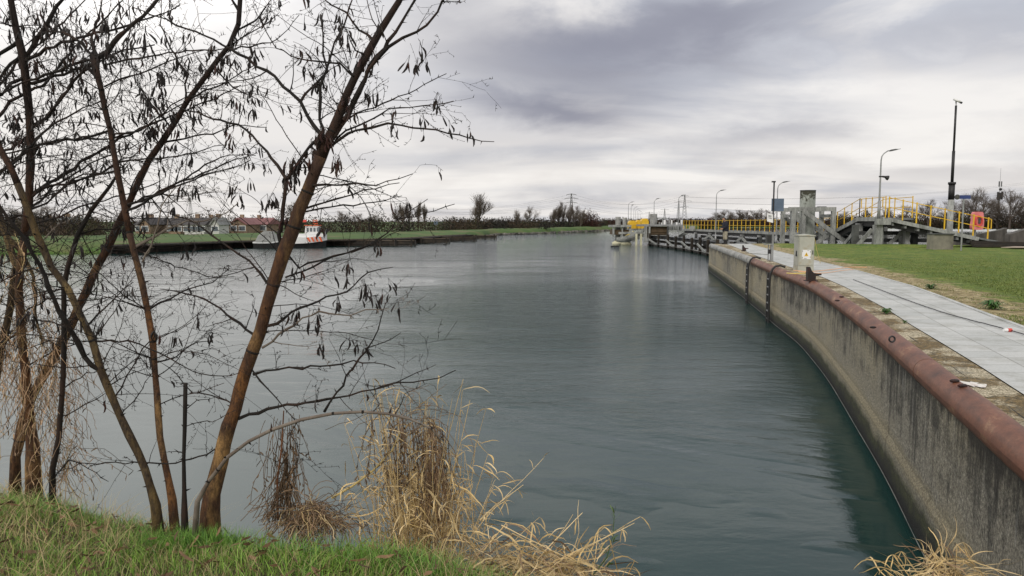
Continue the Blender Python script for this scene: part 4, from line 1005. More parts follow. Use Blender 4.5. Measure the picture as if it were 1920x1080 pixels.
# beige vine curtain on left trees
vn = MB(); vn.c = (1, 1, 1)
for _ in range(360):
    kx = rr.random()
    if kx < .5: x = rr.gauss(105, 26); y = rr.uniform(600, 880)
    elif kx < .8: x = rr.gauss(50, 30); y = rr.uniform(560, 740)
    else: x = rr.gauss(25, 30); y = rr.uniform(430, 700)
    b_ = rr.random(); vn.c = brown_col(rr, 2.2) if b_ < .55 else (brown_col(rr, .8) if b_ < .8 else straw_col(rr, .6))
    P = curly(rr, at(x, y, rr.uniform(4.3, 4.7)), (rr.gauss(0, .8), rr.gauss(0, .8), -1), rr.uniform(.12, .6), 12, .42, -.16); vn.tube(P, .0016, 3, False)
    if rr.random() < .3:
        for q0 in P[3::3]: ribbon(vn, curly(rr, q0, (rr.gauss(0, 1), rr.gauss(0, 1), -.5), rr.uniform(.02, .05), 4, .4, -.3), .008, rr)
tag(vn.build('vine_curtain', M['straw']), 'beige withered vine curtain hanging from the left pair of trees', 'vine')
# thatch heap of dead reeds right of clump
hp = MB(); hp.c = (1, 1, 1)
for _ in range(520):
    hp.c = straw_col(rr, .95) if rr.random() < .7 else brown_col(rr, 1.3)
    x = rr.uniform(880, 1130); y = 1062 - 58 * rr.random() * math.exp(-((x - 960) / 110) ** 2) + rr.uniform(0, 40)
    ribbon(hp, curly(rr, at(x, y, rr.uniform(3.5, 3.95)), (rr.gauss(0, 1), rr.gauss(0, .6), rr.uniform(-.3, .6)), rr.uniform(.12, .4), 9, .28, -.12), rr.uniform(.004, .01), rr)
for (p, q1) in [((900, 975), (978, 910)), ((905, 1035), (955, 990)), ((1000, 1060), (1084, 965)), ((1010, 1062), (1080, 975)), ((1030, 1060), (1165, 985)), ((1035, 1066), (1190, 990)), ((1050, 1075), (1130, 990)), ((960, 1000), (1090, 1080)), ((940, 985), (1060, 1062)), ((1160, 1080), (1148, 1028)), ((1178, 1080), (1190, 1062)), ((970, 1075), (1000, 980)), ((1110, 1078), (1125, 1000)), ((1040, 1075), (1140, 1010)), ((1000, 1075), (1120, 1055)), ((930, 1050), (1010, 975))]:
    a = at(p[0], p[1], 3.7); b_ = at(q1[0], q1[1], 3.6 + rr.uniform(-.3, .2)); hp.c = straw_col(rr, 1.15)
    P = curly(rr, a, (b_ - a) + Vector((0, 0, .05)), (b_ - a).length * 1.05, 8, .05, -.015); hp.tube(P, [.0035 - .002 * i / 8 for i in range(9)], 4, False)
    for _ in range(3):
        hp.c = straw_col(rr); ribbon(hp, curly(rr, P[rr.randrange(4, 9)], (rr.gauss(0, 1), 0, -.2), rr.uniform(.05, .13), 6, .3, -.3), .007, rr)
tag(hp.build('dead_reed_heap', M['straw']), 'flattened heap of dead reed stalks at the bottom centre where the bank meets the water', 'reeds')
gs = MB(); gs.c = (.06, .11, .025); P = [at(1112, 1078, 3.6), at(1138, 1045, 3.6), at(1149, 1005, 3.6), at(1152, 965, 3.6)]; gs.tube(P, [.003, .0028, .0022, .0014], 5)
for p in P[1:]:
    for _ in range(6): ribbon(gs, curly(rr, p + Vector((0, 0, rr.uniform(-.06, .03))), (rr.gauss(0, 1), rr.gauss(0, 1), 1), .045, 4, .2, 0), .007, rr)
tag(gs.build('green_sprout', M['grass_blade']), 'single green leafy sprout in front of the water at the bottom centre', 'plant')
hp = MB(); hp.c = (1, 1, 1)
for _ in range(300):
    hp.c = straw_col(rr) if rr.random() < .8 else brown_col(rr, 1.3); x = rr.gauss(1765, 44); hgt = 50 * math.exp(-((x - 1770) / 70) ** 2)
    ribbon(hp, curly(rr, at(x, 1100 - hgt * rr.random(), rr.uniform(4.1, 4.6)), (rr.gauss(0, 1), rr.gauss(0, .6), rr.uniform(-.1, 1)), rr.uniform(.12, .36), 9, .32, -.14), rr.uniform(.004, .009), rr)
for (p, q1) in [((1850, 1100), (1795, 1018)), ((1860, 1100), (1800, 1020)), ((1740, 1100), (1695, 1032)), ((1720, 1100), (1675, 1040)), ((1770, 1100), (1752, 1038)), ((1700, 1100), (1660, 1065))]:
    a = at(p[0], p[1], 4.3); b_ = at(q1[0], q1[1], 4.35); hp.c = straw_col(rr, 1.15); P = curly(rr, a, b_ - a, (b_ - a).length, 8, .05, 0); hp.tube(P, .0028, 4, False)
    for _ in range(4): ribbon(hp, curly(rr, P[-1], (rr.gauss(0, 1), 0, -.2), rr.uniform(.05, .13), 6, .3, -.3), .007, rr)
tag(hp.build('dead_reed_heap', M['straw']), 'tangle of pale dead reeds at the foot of the near quay wall, bottom right', 'reeds')
# ------------------------------------------------------------------ things on the quay
def box_thing(): pass
# cabinet
c0 = gp(1496, 508, 1.8); t = empty('electrical_cabinet', (c0.x + .1, c0.y + .2, 1.8), 'pale green grey electrical cabinet with a yellow warning sign on its door', 'cabinet')
M['cab'] = nmat('pale_green_grey_paint', (.30, .31, .26, 1), (.38, .385, .33, 1), 2.5, .55, bs=.05, c3=(.42, .42, .37, 1))
M['cab2'] = nmat('worn_pale_paint', (.34, .345, .29, 1), (.40, .405, .35, 1), 4, .55, bs=0, c3=(.33, .28, .18, 1))
ct = Vector((c0.x, c0.y, 1.8)); A = R(-3)     # corner between side face and door face
ux = Vector((math.cos(A), math.sin(A), 0)); uy = Vector((-math.sin(A), math.cos(A), 0))
def cb(u0, u1, v0, v1, z0, z1, name, mat, lbl=None, par=None):
    mb = MB(); p = [ct + ux * a + uy * b_ for a, b_ in ((u0, v0), (u1, v0), (u1, v1), (u0, v1))]
    mb.prism([(q_.x, q_.y) for q_ in p], 1.8 + z0, 1.8 + z1); o = mb.build(name, mat, par or t)
    if lbl: o['label'] = lbl
    return o
cb(0.0, .47, 0, .45, 0, .14, 'plinth', M['cab2'])
cb(.004, .466, .004, .446, .14, 1.06, 'body', M['cab'])
dr = cb(.025, .445, -.014, .003, .17, 1.03, 'door', M['cab2'])
cb(-.02, .49, -.025, .47, 1.06, 1.085, 'roof', M['cab2'])
mb = MB(); p = [ct + ux * a + uy * b_ for a, b_ in ((-.01, -.015), (.48, -.015), (.48, .46), (-.01, .46))]; top = ct + ux * .235 + uy * .22 + Vector((0, 0, 1.12)); 
mb._add([(q_.x, q_.y, 2.885) for q_ in p] + [top], [(0, 1, 4), (1, 2, 4), (2, 3, 4), (3, 0, 4)]); mb.build('roof_cap', M['cab2'], t)
cb(-.006, .0035, .03, .40, .17, 1.03, 'side_panel', M['cab'])
pl = cb(.10, .36, -.018, -.0145, .36, .64, 'warning_plate', M['white'], par=dr)
mb = MB(); z0 = 2.22
tri = [ct + ux * a + uy * -.0215 + Vector((0, 0, h)) for a, h in ((.17, .45), (.29, .45), (.23, .57))]; mb.slab(tri, uy * .003); mb.build('warning_triangle', M['yellow'], dr)
mb = MB(); bolt = [ct + ux * a + uy * -.0235 + Vector((0, 0, h)) for a, h in ((.235, .545), (.215, .505), (.229, .505), (.222, .465), (.247, .515), (.232, .515))]; mb.slab(bolt, uy * .0015); mb.build('lightning_symbol', M['black'], dr)
for a, h, w_, hh in ((.115, .60, .012, .06), (.115, .40, .012, .05), (.345, .58, .012, .05), (.345, .42, .012, .04), (.2, .375, .08, .01), (.28, .62, .05, .008)):
    cb(a - w_ / 2, a + w_ / 2, -.0205, -.0182, h - hh / 2, h + hh / 2, 'sticker_edge', M['darkgrey'], par=dr)
cb(-.012, -.0065, .12, .2, .45, .6, 'side_mark', M['navy'])
mb = MB(); mb.slab([ct - ux * .014 + uy * a + Vector((0, 0, h)) for a, h in ((.09, .44), (.23, .44), (.23, .5), (.16, .62), (.12, .52))], ux * .004); mb.build('lock_cover', M['navy'], t)
cb(.405, .43, -.03, -.0145, .5, .62, 'handle', M['darkgrey'], par=dr)
# horn bitts
def bitt(px, py, h, lb):
    v = gp(px, py, 1.8); t = empty('mooring_bitt', v, lb, 'bollard', 'cast iron mooring horns on the quay')
    s = h / .36; rz = R(0)
    mb = MB(); pr = [(-.10, 0), (.10, 0), (.10, .13), (.20, .15), (.205, .185), (.13, .20), (.05, .21), (-.01, .27), (-.05, .36), (-.10, .36), (-.10, .2)]
    vs = [v + Vector((a * s, -.07 * s, b_ * s)) for a, b_ in pr]; mb.slab(vs, (0, .14 * s, 0)); mb.build('horn', M['rustdark'], t)
    MB().box((v.x, v.y, v.z + .012), (.28 * s, .24 * s, .024)).build('base_plate', M['rustdark'], t)
    MB().tube([v + Vector((.16 * s, -.05 * s, .168 * s)), v + Vector((.245 * s, -.02 * s, .172 * s))], [.03 * s, .026 * s], 10).build('pin', M['rustdark'], t)
bitt(1520, 527, .36, 'rusty black mooring horn in front of the electrical cabinet')
bitt(1395, 471, .30, 'small black mooring horn near the far end of the quay, beyond the control post')
# signal and control post
v = gp(1448, 490, 1.8); t = empty('control_post', v, 'slim post with control box, tilted white plate and blue grey square sign back', 'post')
Yp = v.y
mb = MB(); mb.box((v.x - .03, v.y, 2.35), (.10, .09, 1.1)); mb.build('lower_post', M['galv'], t)
mb = MB(); mb.cyl((v.x - .02, v.y, 2.9), .028, 1.85, 10); mb.build('upper_pole', M['black'], t)
mb = MB(); mb.box((v.x - .05, v.y - .03, 4.77), (.12, .12, .05)); mb.build('camera_head', M['black'], t)
bx = at(1459, 384, Yp); mb = MB(); mb.box((bx.x, bx.y + .05, bx.z), (.46, .02, .47)); mb.build('sign_back', M['backplate'], t)
wx = at(1444, 408, Yp); mb = MB(); pts4 = [at(1438.5, 399, Yp - .06), at(1449.5, 402, Yp - .06), at(1449.5, 418, Yp - .06), at(1438.5, 415, Yp - .06)]
mb.slab(pts4, (0, .02, 0)); sg = mb.build('information_plate', M['white'], t)
for k, (a, b_) in enumerate(((.25, .75), (.38, .7), (.55, .8))):
    l0 = pts4[0].lerp(pts4[3], a); r0_ = pts4[1].lerp(pts4[2], a); MB().bar(l0.lerp(r0_, .2) + Vector((0, -.003, 0)), l0.lerp(r0_, b_) + Vector((0, -.003, 0)), .004, .018).build('text_line', M['darkgrey'], sg)
bx = at(1441, 448, Yp); mb = MB(); mb.box((bx.x, bx.y, bx.z), (.20, .16, .34)); cbx = mb.build('control_box', M['darkgrey'], t)
MB().box((bx.x, bx.y - .085, bx.z), (.13, .012, .24)).build('panel', M['black'], cbx)
MB().box((bx.x - .01, bx.y - .01, bx.z - .2), (.27, .22, .04)).build('shelf', M['greypaint'], cbx)
mb = MB(); mb.box((v.x - .16, v.y, 2.12), (.035, .03, .62)); mb.build('cable_duct', M['galv'], t)
MB().box((v.x - .13, v.y - .03, 2.17), (.10, .08, .16)).build('socket_box', M['black'], t)
# ladders
def ladder(py_, px_, lb):
    # position on the wall by depth
    Yl = py_; i = min(range(len(wp)), key=lambda k_: abs(wp[k_].y - Yl)); p = wp[i]; tg = (wp[i + 1] - wp[i - 1]).normalized(); nn = Vector((-tg.y, tg.x, 0))
    t = empty('quay_ladder', (p.x, p.y, 0), lb, 'ladder', 'black ladders on the quay wall')
    for sgn in (-1, 1):
        a = p + tg * sgn * .22
        P = [a + nn * o_ + Vector((0, 0, z)) for o_, z in ((.17, -.8), (.17, 1.4), (.15, 1.62), (.09, 1.77), (0.0, 1.86), (-.14, 1.88), (-.3, 1.83))]
        if sgn < 0: mb = MB(); mb.tube(P, .035, 6); mb.build('handrail_stringer', M['black'], t)
        else: MB().tube(P[:3], .035, 6).build('stringer', M['black'], t)
    for k in range(7):
        z = 1.42 - .26 * k
        if z > -.4: MB().bar(p - tg * .2 + nn * .17 + Vector((0, 0, z)), p + tg * .2 + nn * .17 + Vector((0, 0, z)), .05, .03).build('rung', M['galv'] if k < 5 else M['black'], t)
ladder(29.8, 0, 'black ladder with pale rungs, the farther of the two on the quay wall')
ladder(24.4, 0, 'black ladder with pale rungs, the nearer of the two on the quay wall')
# rope at the waterline
P = []
for p in wp:
    if 5 < p.y < 50: P.append(p)
tgs = [(P[min(i + 1, len(P) - 1)] - P[max(i - 1, 0)]).normalized() for i in range(len(P))]
pts_ = [P[i] + Vector((-tgs[i].y, tgs[i].x, 0)) * (.085 + .012 * math.sin(i * .4)) + Vector((0, 0, .06)) for i in range(len(P))]
mb = MB(); mb.tube(pts_, .0045, 6); tag(mb.build('mooring_rope', M['rope_white']), 'thin pale rope stretched along the quay wall just above the water', 'rope')
# cables on the path
def cable(name, pts, r_, mat, lb, z=1.815, cat='cable'):
    P = cat_rom([gp(x, y, z + .01) for x, y in pts], .1); P = [p + Vector((rnd.gauss(0, .004), rnd.gauss(0, .004), 0)) for p in P]
    mb = MB(); mb.tube(P, r_, 6); tag(mb.build(name, mat), lb, cat)
cable('black_cable', [(1600, 524), (1650, 543), (1700, 562), (1760, 583), (1820, 600), (1860, 610), (1925, 628), (1990, 650)], .008, M['black'], 'black cable lying across the slab footpath at the right edge')
v = gp(1889, 619, 1.83); mb = MB(); mb.tube([v + Vector((-.05, 0, .0)), v + Vector((.0, 0, .0))], .024, 10); o = mb.build('cable_plug', M['white']); 
tag(o, 'small red and white plug on the black cable', 'plug')
MB().tube([v + Vector((.001, 0, 0)), v + Vector((.055, .005, 0))], .026, 10).build('red_sleeve', M['red'], o)
cable('orange_cable', [(1488, 507), (1520, 509), (1560, 505), (1595, 501), (1625, 501)], .010, M['cable_orange'], 'faded orange cable crossing the path from the cabinet foot')
cable('orange_cable', [(1497, 509), (1540, 512), (1580, 507), (1600, 505)], .008, M['cable_orange'], 'second thinner orange cable in front of the cabinet foot')
cable('cord_coil', [(1475, 512), (1490, 513), (1510, 512)], .014, M['straw_yellow'], 'short yellow coil of cord at the left foot of the cabinet', cat='cord')
cable('grey_cable', [(1398, 474), (1420, 476), (1440, 477)], .012, M['rope_white'], 'grey cable lying from the small mooring horn to the control post')
a = at(1528, 455, 23.6); b_ = gp(1538, 493, 1.82); mb = MB(); mb.tube([at(1527, 446, 23.5), a.lerp(b_, .3), b_], .010, 6); tag(mb.build('yellow_strap', M['straw_yellow']), 'yellow strap hanging down beside the right side of the cabinet', 'strap')
# ------------------------------------------------------------------ person
def skin_mesh(name, V, E, RAD, mat, parent=None, sub=2, root=0, off=(0, 0, 0)):
    me = bpy.data.meshes.new(name + '_cage'); me.from_pydata([tuple(v) for v in V], E, [])
    o = bpy.data.objects.new(name + '_cage', me); COL.objects.link(o)
    md = o.modifiers.new('skin', 'SKIN'); md.use_smooth_shade = True
    for i, sv in enumerate(me.skin_vertices[0].data):
        rr_ = RAD[i]; sv.radius = rr_ if hasattr(rr_, '__len__') else (rr_, rr_); sv.use_root = (i == root)
    o.modifiers.new('sub', 'SUBSURF').levels = sub
    dg = bpy.context.evaluated_depsgraph_get(); ev = o.evaluated_get(dg); m2 = bpy.data.meshes.new_from_object(ev)
    bpy.data.objects.remove(o); m2.name = name
    n = bpy.data.objects.new(name, m2); COL.objects.link(n); m2.materials.clear(); m2.materials.append(mat)
    for p in m2.polygons: p.use_smooth = True
    if parent: n.parent = parent
    return n
def person_at(loc, rz=0):
    # local: faces -X
    V = []; E = []; RD = []
    def j(p, r_, par=None):
        V.append(Vector(p)); RD.append(r_); i = len(V) - 1
        if par is not None: E.append((par, i))
        return i
    pel = j((0, 0, .95), (.13, .10)); sp = j((0, 0, 1.15), (.13, .10), pel); ch = j((-.02, 0, 1.34), (.15, .11), sp); nk = j((-.06, 0, 1.50), .055, ch)
    hb_ = j((-.10, 0, 1.57), .06, nk); hm = j((-.13, 0, 1.64), (.085, .095), hb_); ht = j((-.14, 0, 1.71), (.07, .08), hm)
    j((-.225, 0, 1.615), .014, hm)
    for s in (-1, 1): j((-.11, s * .085, 1.63), .016, hm)
    for s in (-1, 1):
        sh = j((-.03, s * .17, 1.42), .065, ch); el_ = j((-.04, s * .23, 1.14), .05, sh); wr = j((-.26, s * .12, 1.02), .03, el_); pa = j((-.32, s * .09, .99), .034, wr)
        for k in range(4):
            f1 = j((-.36 - .004 * (k % 2), s * (.075 + .0) + (k - 1.5) * .019, .975), .009, pa); j((-.385, s * .07 + (k - 1.5) * .017, .95 + .004 * k), .008, f1)
        th = j((-.33, s * .055, 1.02), .011, pa); j((-.365, s * .04, 1.015), .009, th)
        hp_ = j((0, s * .09, .88), .085, pel); kn = j((-.02, s * .10, .49), .06, hp_); an = j((.03, s * .10, .10), .042, kn); he = j((.0, s * .10, .05), .045, an); j((-.17, s * .115, .03), .03, he)
    o = skin_mesh('person', V, E, RD, M['skin']); o.location = loc; o.rotation_euler = (0, 0, rz)
    V, E, RD = [], [], []
    a = j((.0, 0, .76), (.25, .23)); b_ = j((.01, 0, 1.0), (.25, .22), a); c_ = j((.01, 0, 1.2), (.24, .21), b_); d_ = j((-.01, 0, 1.38), (.24, .19), c_); j((-.055, 0, 1.5), .1, d_)
    for s in (-1, 1):
        sh = j((-.03, s * .19, 1.41), .11, d_); e_ = j((-.05, s * .26, 1.14), .09, sh); j((-.24, s * .14, 1.03), .065, e_)
    skin_mesh('jacket', V, E, RD, M['navy'], o)
    V, E, RD = [], [], []
    a = j((0, 0, .9), (.14, .12))
    for s in (-1, 1):
        h_ = j((0, s * .09, .80), .13, a); k_ = j((-.02, s * .10, .49), .105, h_); j((.015, s * .10, .28), .095, k_)
    skin_mesh('trousers', V, E, RD, M['khaki'], o)
    for s in (-1, 1):
        V, E, RD = [], [], []
        a = j((.015, s * .10, .36), .105); b_ = j((.03, s * .10, .12), .085, a); c_ = j((.0, s * .10, .055), .055, b_); j((-.19, s * .115, .04), .045, c_)
        skin_mesh('boot', V, E, RD, M['black'], o)
    V, E, RD = [], [], []
    a = j((-.085, 0, 1.66), (.085, .07)); j((-.115, 0, 1.735), (.075, .085), a); j((-.06, 0, 1.6), (.07, .03), a)
    skin_mesh('hair', V, E, RD, M['hair'], o)
    return o
pp_ = gp(1353, 458, 1.8)
person = person_at((14.05, 49.3, 1.8), R(8))
tag(person, 'person in dark jacket and pale trousers at the far quay end looking down', 'person')
pn = person
# ------------------------------------------------------------------ piled frame beside the bridge
Yf = 49.9
t = empty('mooring_dolphin', (20, 50.6, 0), 'thick round concrete pile standing in a grey braced steel frame behind the cabinet', 'mooring dolphin')
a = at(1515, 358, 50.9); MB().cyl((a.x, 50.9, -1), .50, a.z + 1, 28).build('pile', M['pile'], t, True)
MB().cyl((a.x, 50.9, a.z), .515, .05, 28).build('pile_cap', M['darkgrey'], t)
def frame_part(name, p, q_, w_, h_, mat='greypaint', th=t): return MB().bar(p, q_, w_, h_).build(name, M[mat], th)
zt = at(1500, 392, Yf).z; xl = at(1479, 392, Yf).x; xr = at(1567, 392, Yf).x
for dy, sfx in ((0, 0), (1.9, 1)):
    y_ = Yf + dy
    frame_part('top_beam', (xl, y_, zt - .02 * sfx), (xr, y_, zt - .02 * sfx), .22, .26)
    for px in (1487, 1505.5, 1562):
        x_ = at(px, 420, Yf).x; frame_part('post', (x_, y_ + .003, -1), (x_, y_ + .003, zt - .135), .26, .24)
    frame_part('brace', (at(1508, 397, Yf).x, y_ - .16, zt - .2), (at(1590, 460, Yf).x, y_ - .16, at(1590, 458, Yf).z), .06, .28)
    frame_part('brace', (at(1486, 400, Yf).x, y_ + .16, zt - .25), (at(1512, 425, Yf).x, y_ + .16, zt - 1.2), .06, .26)
    frame_part('brace', (at(1530, 458, Yf).x, y_ + .17, at(1500, 458, Yf).z), (at(1561, 437, Yf).x, y_ + .17, at(1500, 436, Yf).z), .06, .24)
for px in (1490, 1562): x_ = at(px, 420, Yf).x; frame_part('cross_beam', (x_, Yf + .13, zt - .45), (x_, Yf + 1.77, zt - .45), .2, .22)
MB().box((at(1551, 388, Yf).x, Yf + .9, zt + .16), (.5, .4, .06)).build('top_plate', M['darkgrey'], t)
# ------------------------------------------------------------------ footbridge
rt = empty('footbridge', (22.5, 70, 0), 'long grey footbridge on trestles with yellow railings and a humped ramp at its near end', 'footbridge')
# centre line nodes: x, y, deck z
near_e = [(20.9, 42.0, 3.50), (21.3, 46.0, 3.50), (21.95, 51.6, 2.48), (22.2, 56, 2.40), (22.4, 66, 2.36), (22.4, 80, 2.33), (22.0, 96, 2.3)]
def deckseg(a, b_, w_, name='deck', wd=(1.4, 0), th=.12, mat='deckgrey'):
    a = Vector(a); b_ = Vector(b_); d_ = (b_ - a); n = Vector((d_.y, -d_.x, 0)).normalized()
    vs = [a, b_, b_ + n * w_, a + n * w_]; mb = MB(); mb._add([v - Vector((0, 0, th)) for v in vs] + vs, [(0, 1, 2, 3), (4, 7, 6, 5), (0, 4, 5, 1), (1, 5, 6, 2), (2, 6, 7, 3), (3, 7, 4, 0)])
    return mb.build(name, M[mat], rt)
for a, b_ in zip(near_e, near_e[1:]):
    deckseg(a, b_, 1.5)
    A_, B_ = Vector(a), Vector(b_); MB().bar(A_ + Vector((-.06, 0, -.07)), B_ + Vector((-.06, 0, -.07)), .10, .24).build('edge_beam', M['greypaint'], rt)
    MB().bar(A_ + Vector((.2, 0, -.32)), B_ + Vector((.2, 0, -.32)), .2, .36).build('girder', M['black'], rt)
    MB().bar(A_ + Vector((1.35, 0, -.32)), B_ + Vector((1.35, 0, -.32)), .2, .36).build('girder', M['black'], rt)
def railing(pts, h, step, mat='yellow', both=None, pr=.024, name='railing'):
    P = [Vector(p) for p in pts]; cum = [0]
    for a, b_ in zip(P, P[1:]): cum.append(cum[-1] + (b_ - a).length)
    def atl(s_):
        for i in range(len(P) - 1):
            if s_ <= cum[i + 1] + 1e-6: return P[i].lerp(P[i + 1], (s_ - cum[i]) / (cum[i + 1] - cum[i]))
        return P[-1]
    n = max(1, round(cum[-1] / step))
    for k in range(n + 1):
        q0 = atl(cum[-1] * k / n); MB().bar(q0, q0 + Vector((0, 0, h + .06)), pr * 2, pr * 1.3).build('railing_post', M[mat], rt)
    for hh, nm in ((h, 'handrail'), (h * .52, 'knee_rail')):
        mb = MB()
        for a, b_ in zip(P, P[1:]): mb.tube([a + Vector((-.03, 0, hh)), b_ + Vector((-.03, 0, hh))], .02, 6)
        mb.build(nm, M[mat], rt)
railing(near_e[2:], 1.05, 1.35)
railing(near_e[1:3], 1.15, 1.4)
railing(near_e[:2], 1.15, 1.05)
railing([(x + 1.5, y, z) for x, y, z in near_e[:3]], 1.15, 2.4)
# ramp to the right
r0_, r1_ = Vector((21.0, 42.0, 3.52)), Vector((25.1, 40.3, 2.45)); r2_ = Vector((26.6, 39.75, 2.12))
def ramp_deck(a, b_, w_, name, th=.1):
    n = Vector((.12, 1, 0)).normalized() * w_; vs = [a, b_, b_ + n, a + n]
    mb = MB(); mb._add([v - Vector((0, 0, th)) for v in vs] + vs, [(0, 3, 2, 1), (4, 5, 6, 7), (0, 1, 5, 4), (1, 2, 6, 5), (2, 3, 7, 6), (3, 0, 4, 7)]); return mb.build(name, M['deckgrey'], rt)
ramp_deck(r0_, r1_, 1.9, 'ramp_deck'); ramp_deck(r1_ + Vector((.02, 0, 0)), r2_, 1.9, 'ramp_end')
MB().bar(r0_ + Vector((0, -.07, -.1)), r1_ + Vector((0, -.07, -.1)), .12, .2).build('ramp_edge_beam', M['greypaint'], rt)
for k in range(7):
    q0 = r0_.lerp(r1_, (k + .5) / 7); MB().box((q0.x, q0.y + .25, q0.z - .3), (.12, .5, .16)).build('ramp_cleat', M['galv'], rt)
MB().bar(r0_ + Vector((0, .4, -.34)), r1_ + Vector((0, .4, -.30)), .2, .30).build('ramp_girder', M['black'], rt)
railing([r0_ + Vector((.1, 0, 0)), r1_ + Vector((.45, -.1, -.10))], 1.1, .66, pr=.03)
for z_ in (.2,): MB().tube([r1_ + Vector((.45, -.1, 1.0)), r1_ + Vector((.6, -.12, .95)), r1_ + Vector((.6, -.12, .45)), r1_ + Vector((.45, -.1, .47))], .028, 6).build('rail_end_loop', M['yellow'], rt)
for (a, b_) in ((near_e[1], -.25), (near_e[0], .3)):
    q0 = Vector(a) + Vector((0, b_, 0)); MB().tube([q0 + Vector((-.02, 0, 1.15)), q0 + Vector((-.02, .0, .6))], .028, 6).build('rail_end_loop', M['yellow'], rt)
# trestles
def trestle(x_, y_, zt_, w_=1.5, post='greypaint'):
    for dx in (0, w_): MB().bar((x_ + dx, y_, -1.2), (x_ + dx, y_, zt_ - .5), .26, .26).build('trestle_post', M[post], rt)
    MB().bar((x_ - .25, y_, zt_ - .40), (x_ + w_ + .25, y_, zt_ - .40), .28, .2).build('trestle_cap', M['galv'], rt)
def ex(y_):
    for a, b_ in zip(near_e, near_e[1:]):
        if a[1] <= y_ <= b_[1]: u = (y_ - a[1]) / (b_[1] - a[1]); return a[0] + (b_[0] - a[0]) * u, a[2] + (b_[2] - a[2]) * u
    return near_e[-1][0], near_e[-1][2]
yl = [42.6, 45.8, 51.5, 55, 58.8, 63, 67.5, 72.5, 78, 84, 90]
for i, y_ in enumerate(yl):
    x_, z_ = ex(y_); trestle(x_, y_, z_, post='greypaint' if i < 4 else 'darkgrey')
    if i + 1 < len(yl):
        x2, z2 = ex(yl[i + 1]); a = Vector((x_ - .16, y_, .2)); b_ = Vector((x2 - .16, yl[i + 1], z2 - .6)) 
        if i % 2: a, b_ = Vector((x_ - .16, y_, z_ - .6)), Vector((x2 - .16, yl[i + 1], .2))
        MB().bar(a, b_, .08, .26).build('brace', M['greypaint'], rt)
        MB().bar((x_ - .16, y_, 1.15), (x2 - .16, yl[i + 1], 1.15), .08, .26).build('walling', M['greypaint'] if i < 3 else M['galv'], rt)
        MB().bar((x_ + .9, y_, .5), (x2 + .9, yl[i + 1], .5), .12, .3).build('walling', M['darkwood'], rt)
        if i > 2: MB().bar((x_ + .6, y_, 1.5), (x2 + .6, yl[i + 1], 1.5), .12, .3).build('walling', M['black'], rt)
# frames under the hump seen side on
for px in (1604, 1642, 1693, 1715):
    q0 = at(px, 430, 43.2); top_ = 3.1 if px < 1660 else 2.95 - (px - 1660) * .005
    MB().bar((q0.x, 43.2, -1), (q0.x, 43.2, top_), .3 if px != 1642 else .26, .28).build('trestle_post', M['greypaint' if px in (1642, 1693) else 'darkgrey'], rt)
for z_ in (1.62 + 1.0, 1.2 + 1.0): MB().bar((19.7, 43.45, z_), (24.3, 43.45, z_), .08, .22).build('walling', M['darkgrey'], rt)
for (a, b_) in ((1608, 1635), (1665, 1697)):
    p = at(a, 457, 43.0); q1 = at(b_, 430, 43.0); MB().bar((p.x, 43.0, p.z - .1), (q1.x, 43.0, q1.z), .08, .2).build('brace', M['greypaint'], rt)
bx = at(1643, 412, 41.9); MB().bar((20.6, 42.1, 1.9), (20.6, 42.1, 3.3), .34, .3).build('ramp_column', M['greypaint'], rt)
MB().box((20.75, 41.9, 3.28), (.75, .3, .34)).build('column_head', M['greypaint'], rt)
# concrete block below ramp
v = gp(1769, 465, 1.98); t = empty('concrete_block', (v.x, v.y + .3, 1.9), 'square weathered concrete block carrying the lower end of the ramp', 'block')
MB().box((v.x, v.y + .33, 2.25), (.98, .62, .82)).build('block', nmat('weathered_block', (.12, .11, .09, 1), (.2, .19, .155, 1), 1.8, .9, bs=.4, c3=(.27, .25, .2, 1)), t)
MB().box((v.x, v.y + .30, 2.67), (1.04, .7, .05)).build('cap', M['darkgrey'], t)
# right hand slabs and wing wall
t = empty('concrete_wing_wall', (31, 43.5, 1.9), 'dark concrete wing wall with sloping top at the right edge beyond the ramp', 'wall')
mb = MB(); mb.slab([(28.9, 43.4, .5), (36, 43.4, .5), (36, 43.4, 3.7), (31, 43.4, 3.2), (28.9, 43.4, 2.55)], (0, .5, 0)); M['wingc'] = nmat('dark_stained_concrete', (.05, .047, .042, 1), (.12, .11, .1, 1), 1.5, .9, bs=.3, stretch=(2, 1, .5)); mb.build('wall', M['wingc'], t)
mb = MB(); mb.slab([(27.6, 46.9, .5), (31, 46.9, .5), (31, 46.9, 2.9), (30.6, 46.9, 2.75), (27.6, 46.9, 2.2)], (0, .4, 0)); mb.build('rear_wall', M['wingc'], t)
mb = MB(); mb.slab([(27.0, 41.0, 1.95), (29.6, 38.4, 1.95), (40, 38.4, 1.95), (40, 43.3, 1.95), (28.8, 43.3, 1.95)], (0, 0, .1)); one('concrete_apron', mb, nmat('brown_grey_slab', (.14, .12, .1, 1), (.24, .21, .18, 1), .9, .9, bs=.2), 'brown grey concrete apron at the foot of the ramp', 'slab')
mb = MB(); mb.slab([(24.6, 37.6, 1.98), (27.0, 36.9, 1.98), (40, 36.5, 1.98), (40, 38.2, 1.98), (29, 38.3, 1.98), (26.0, 38.7, 1.98)], (0, 0, .03)); tag(mb.build('access_path', nmat('pinkish_gravel_path', (.32, .25, .2, 1), (.42, .35, .29, 1), 3, .9, bs=.1)), 'pinkish path strip at the rear of the lawn', None, None, 'structure')
mb = MB()
for k in range(3): mb.bar((24.2 + .1 * k, 39.2 + .3 * k, 2.02 + .1 * k), (28.0, 38.9 + .3 * k, 2.02 + .05 * k), .25, .12)
one('timber_stack', mb, M['darkwood'], 'dark timber sleepers lying under the end of the ramp', 'sleepers')
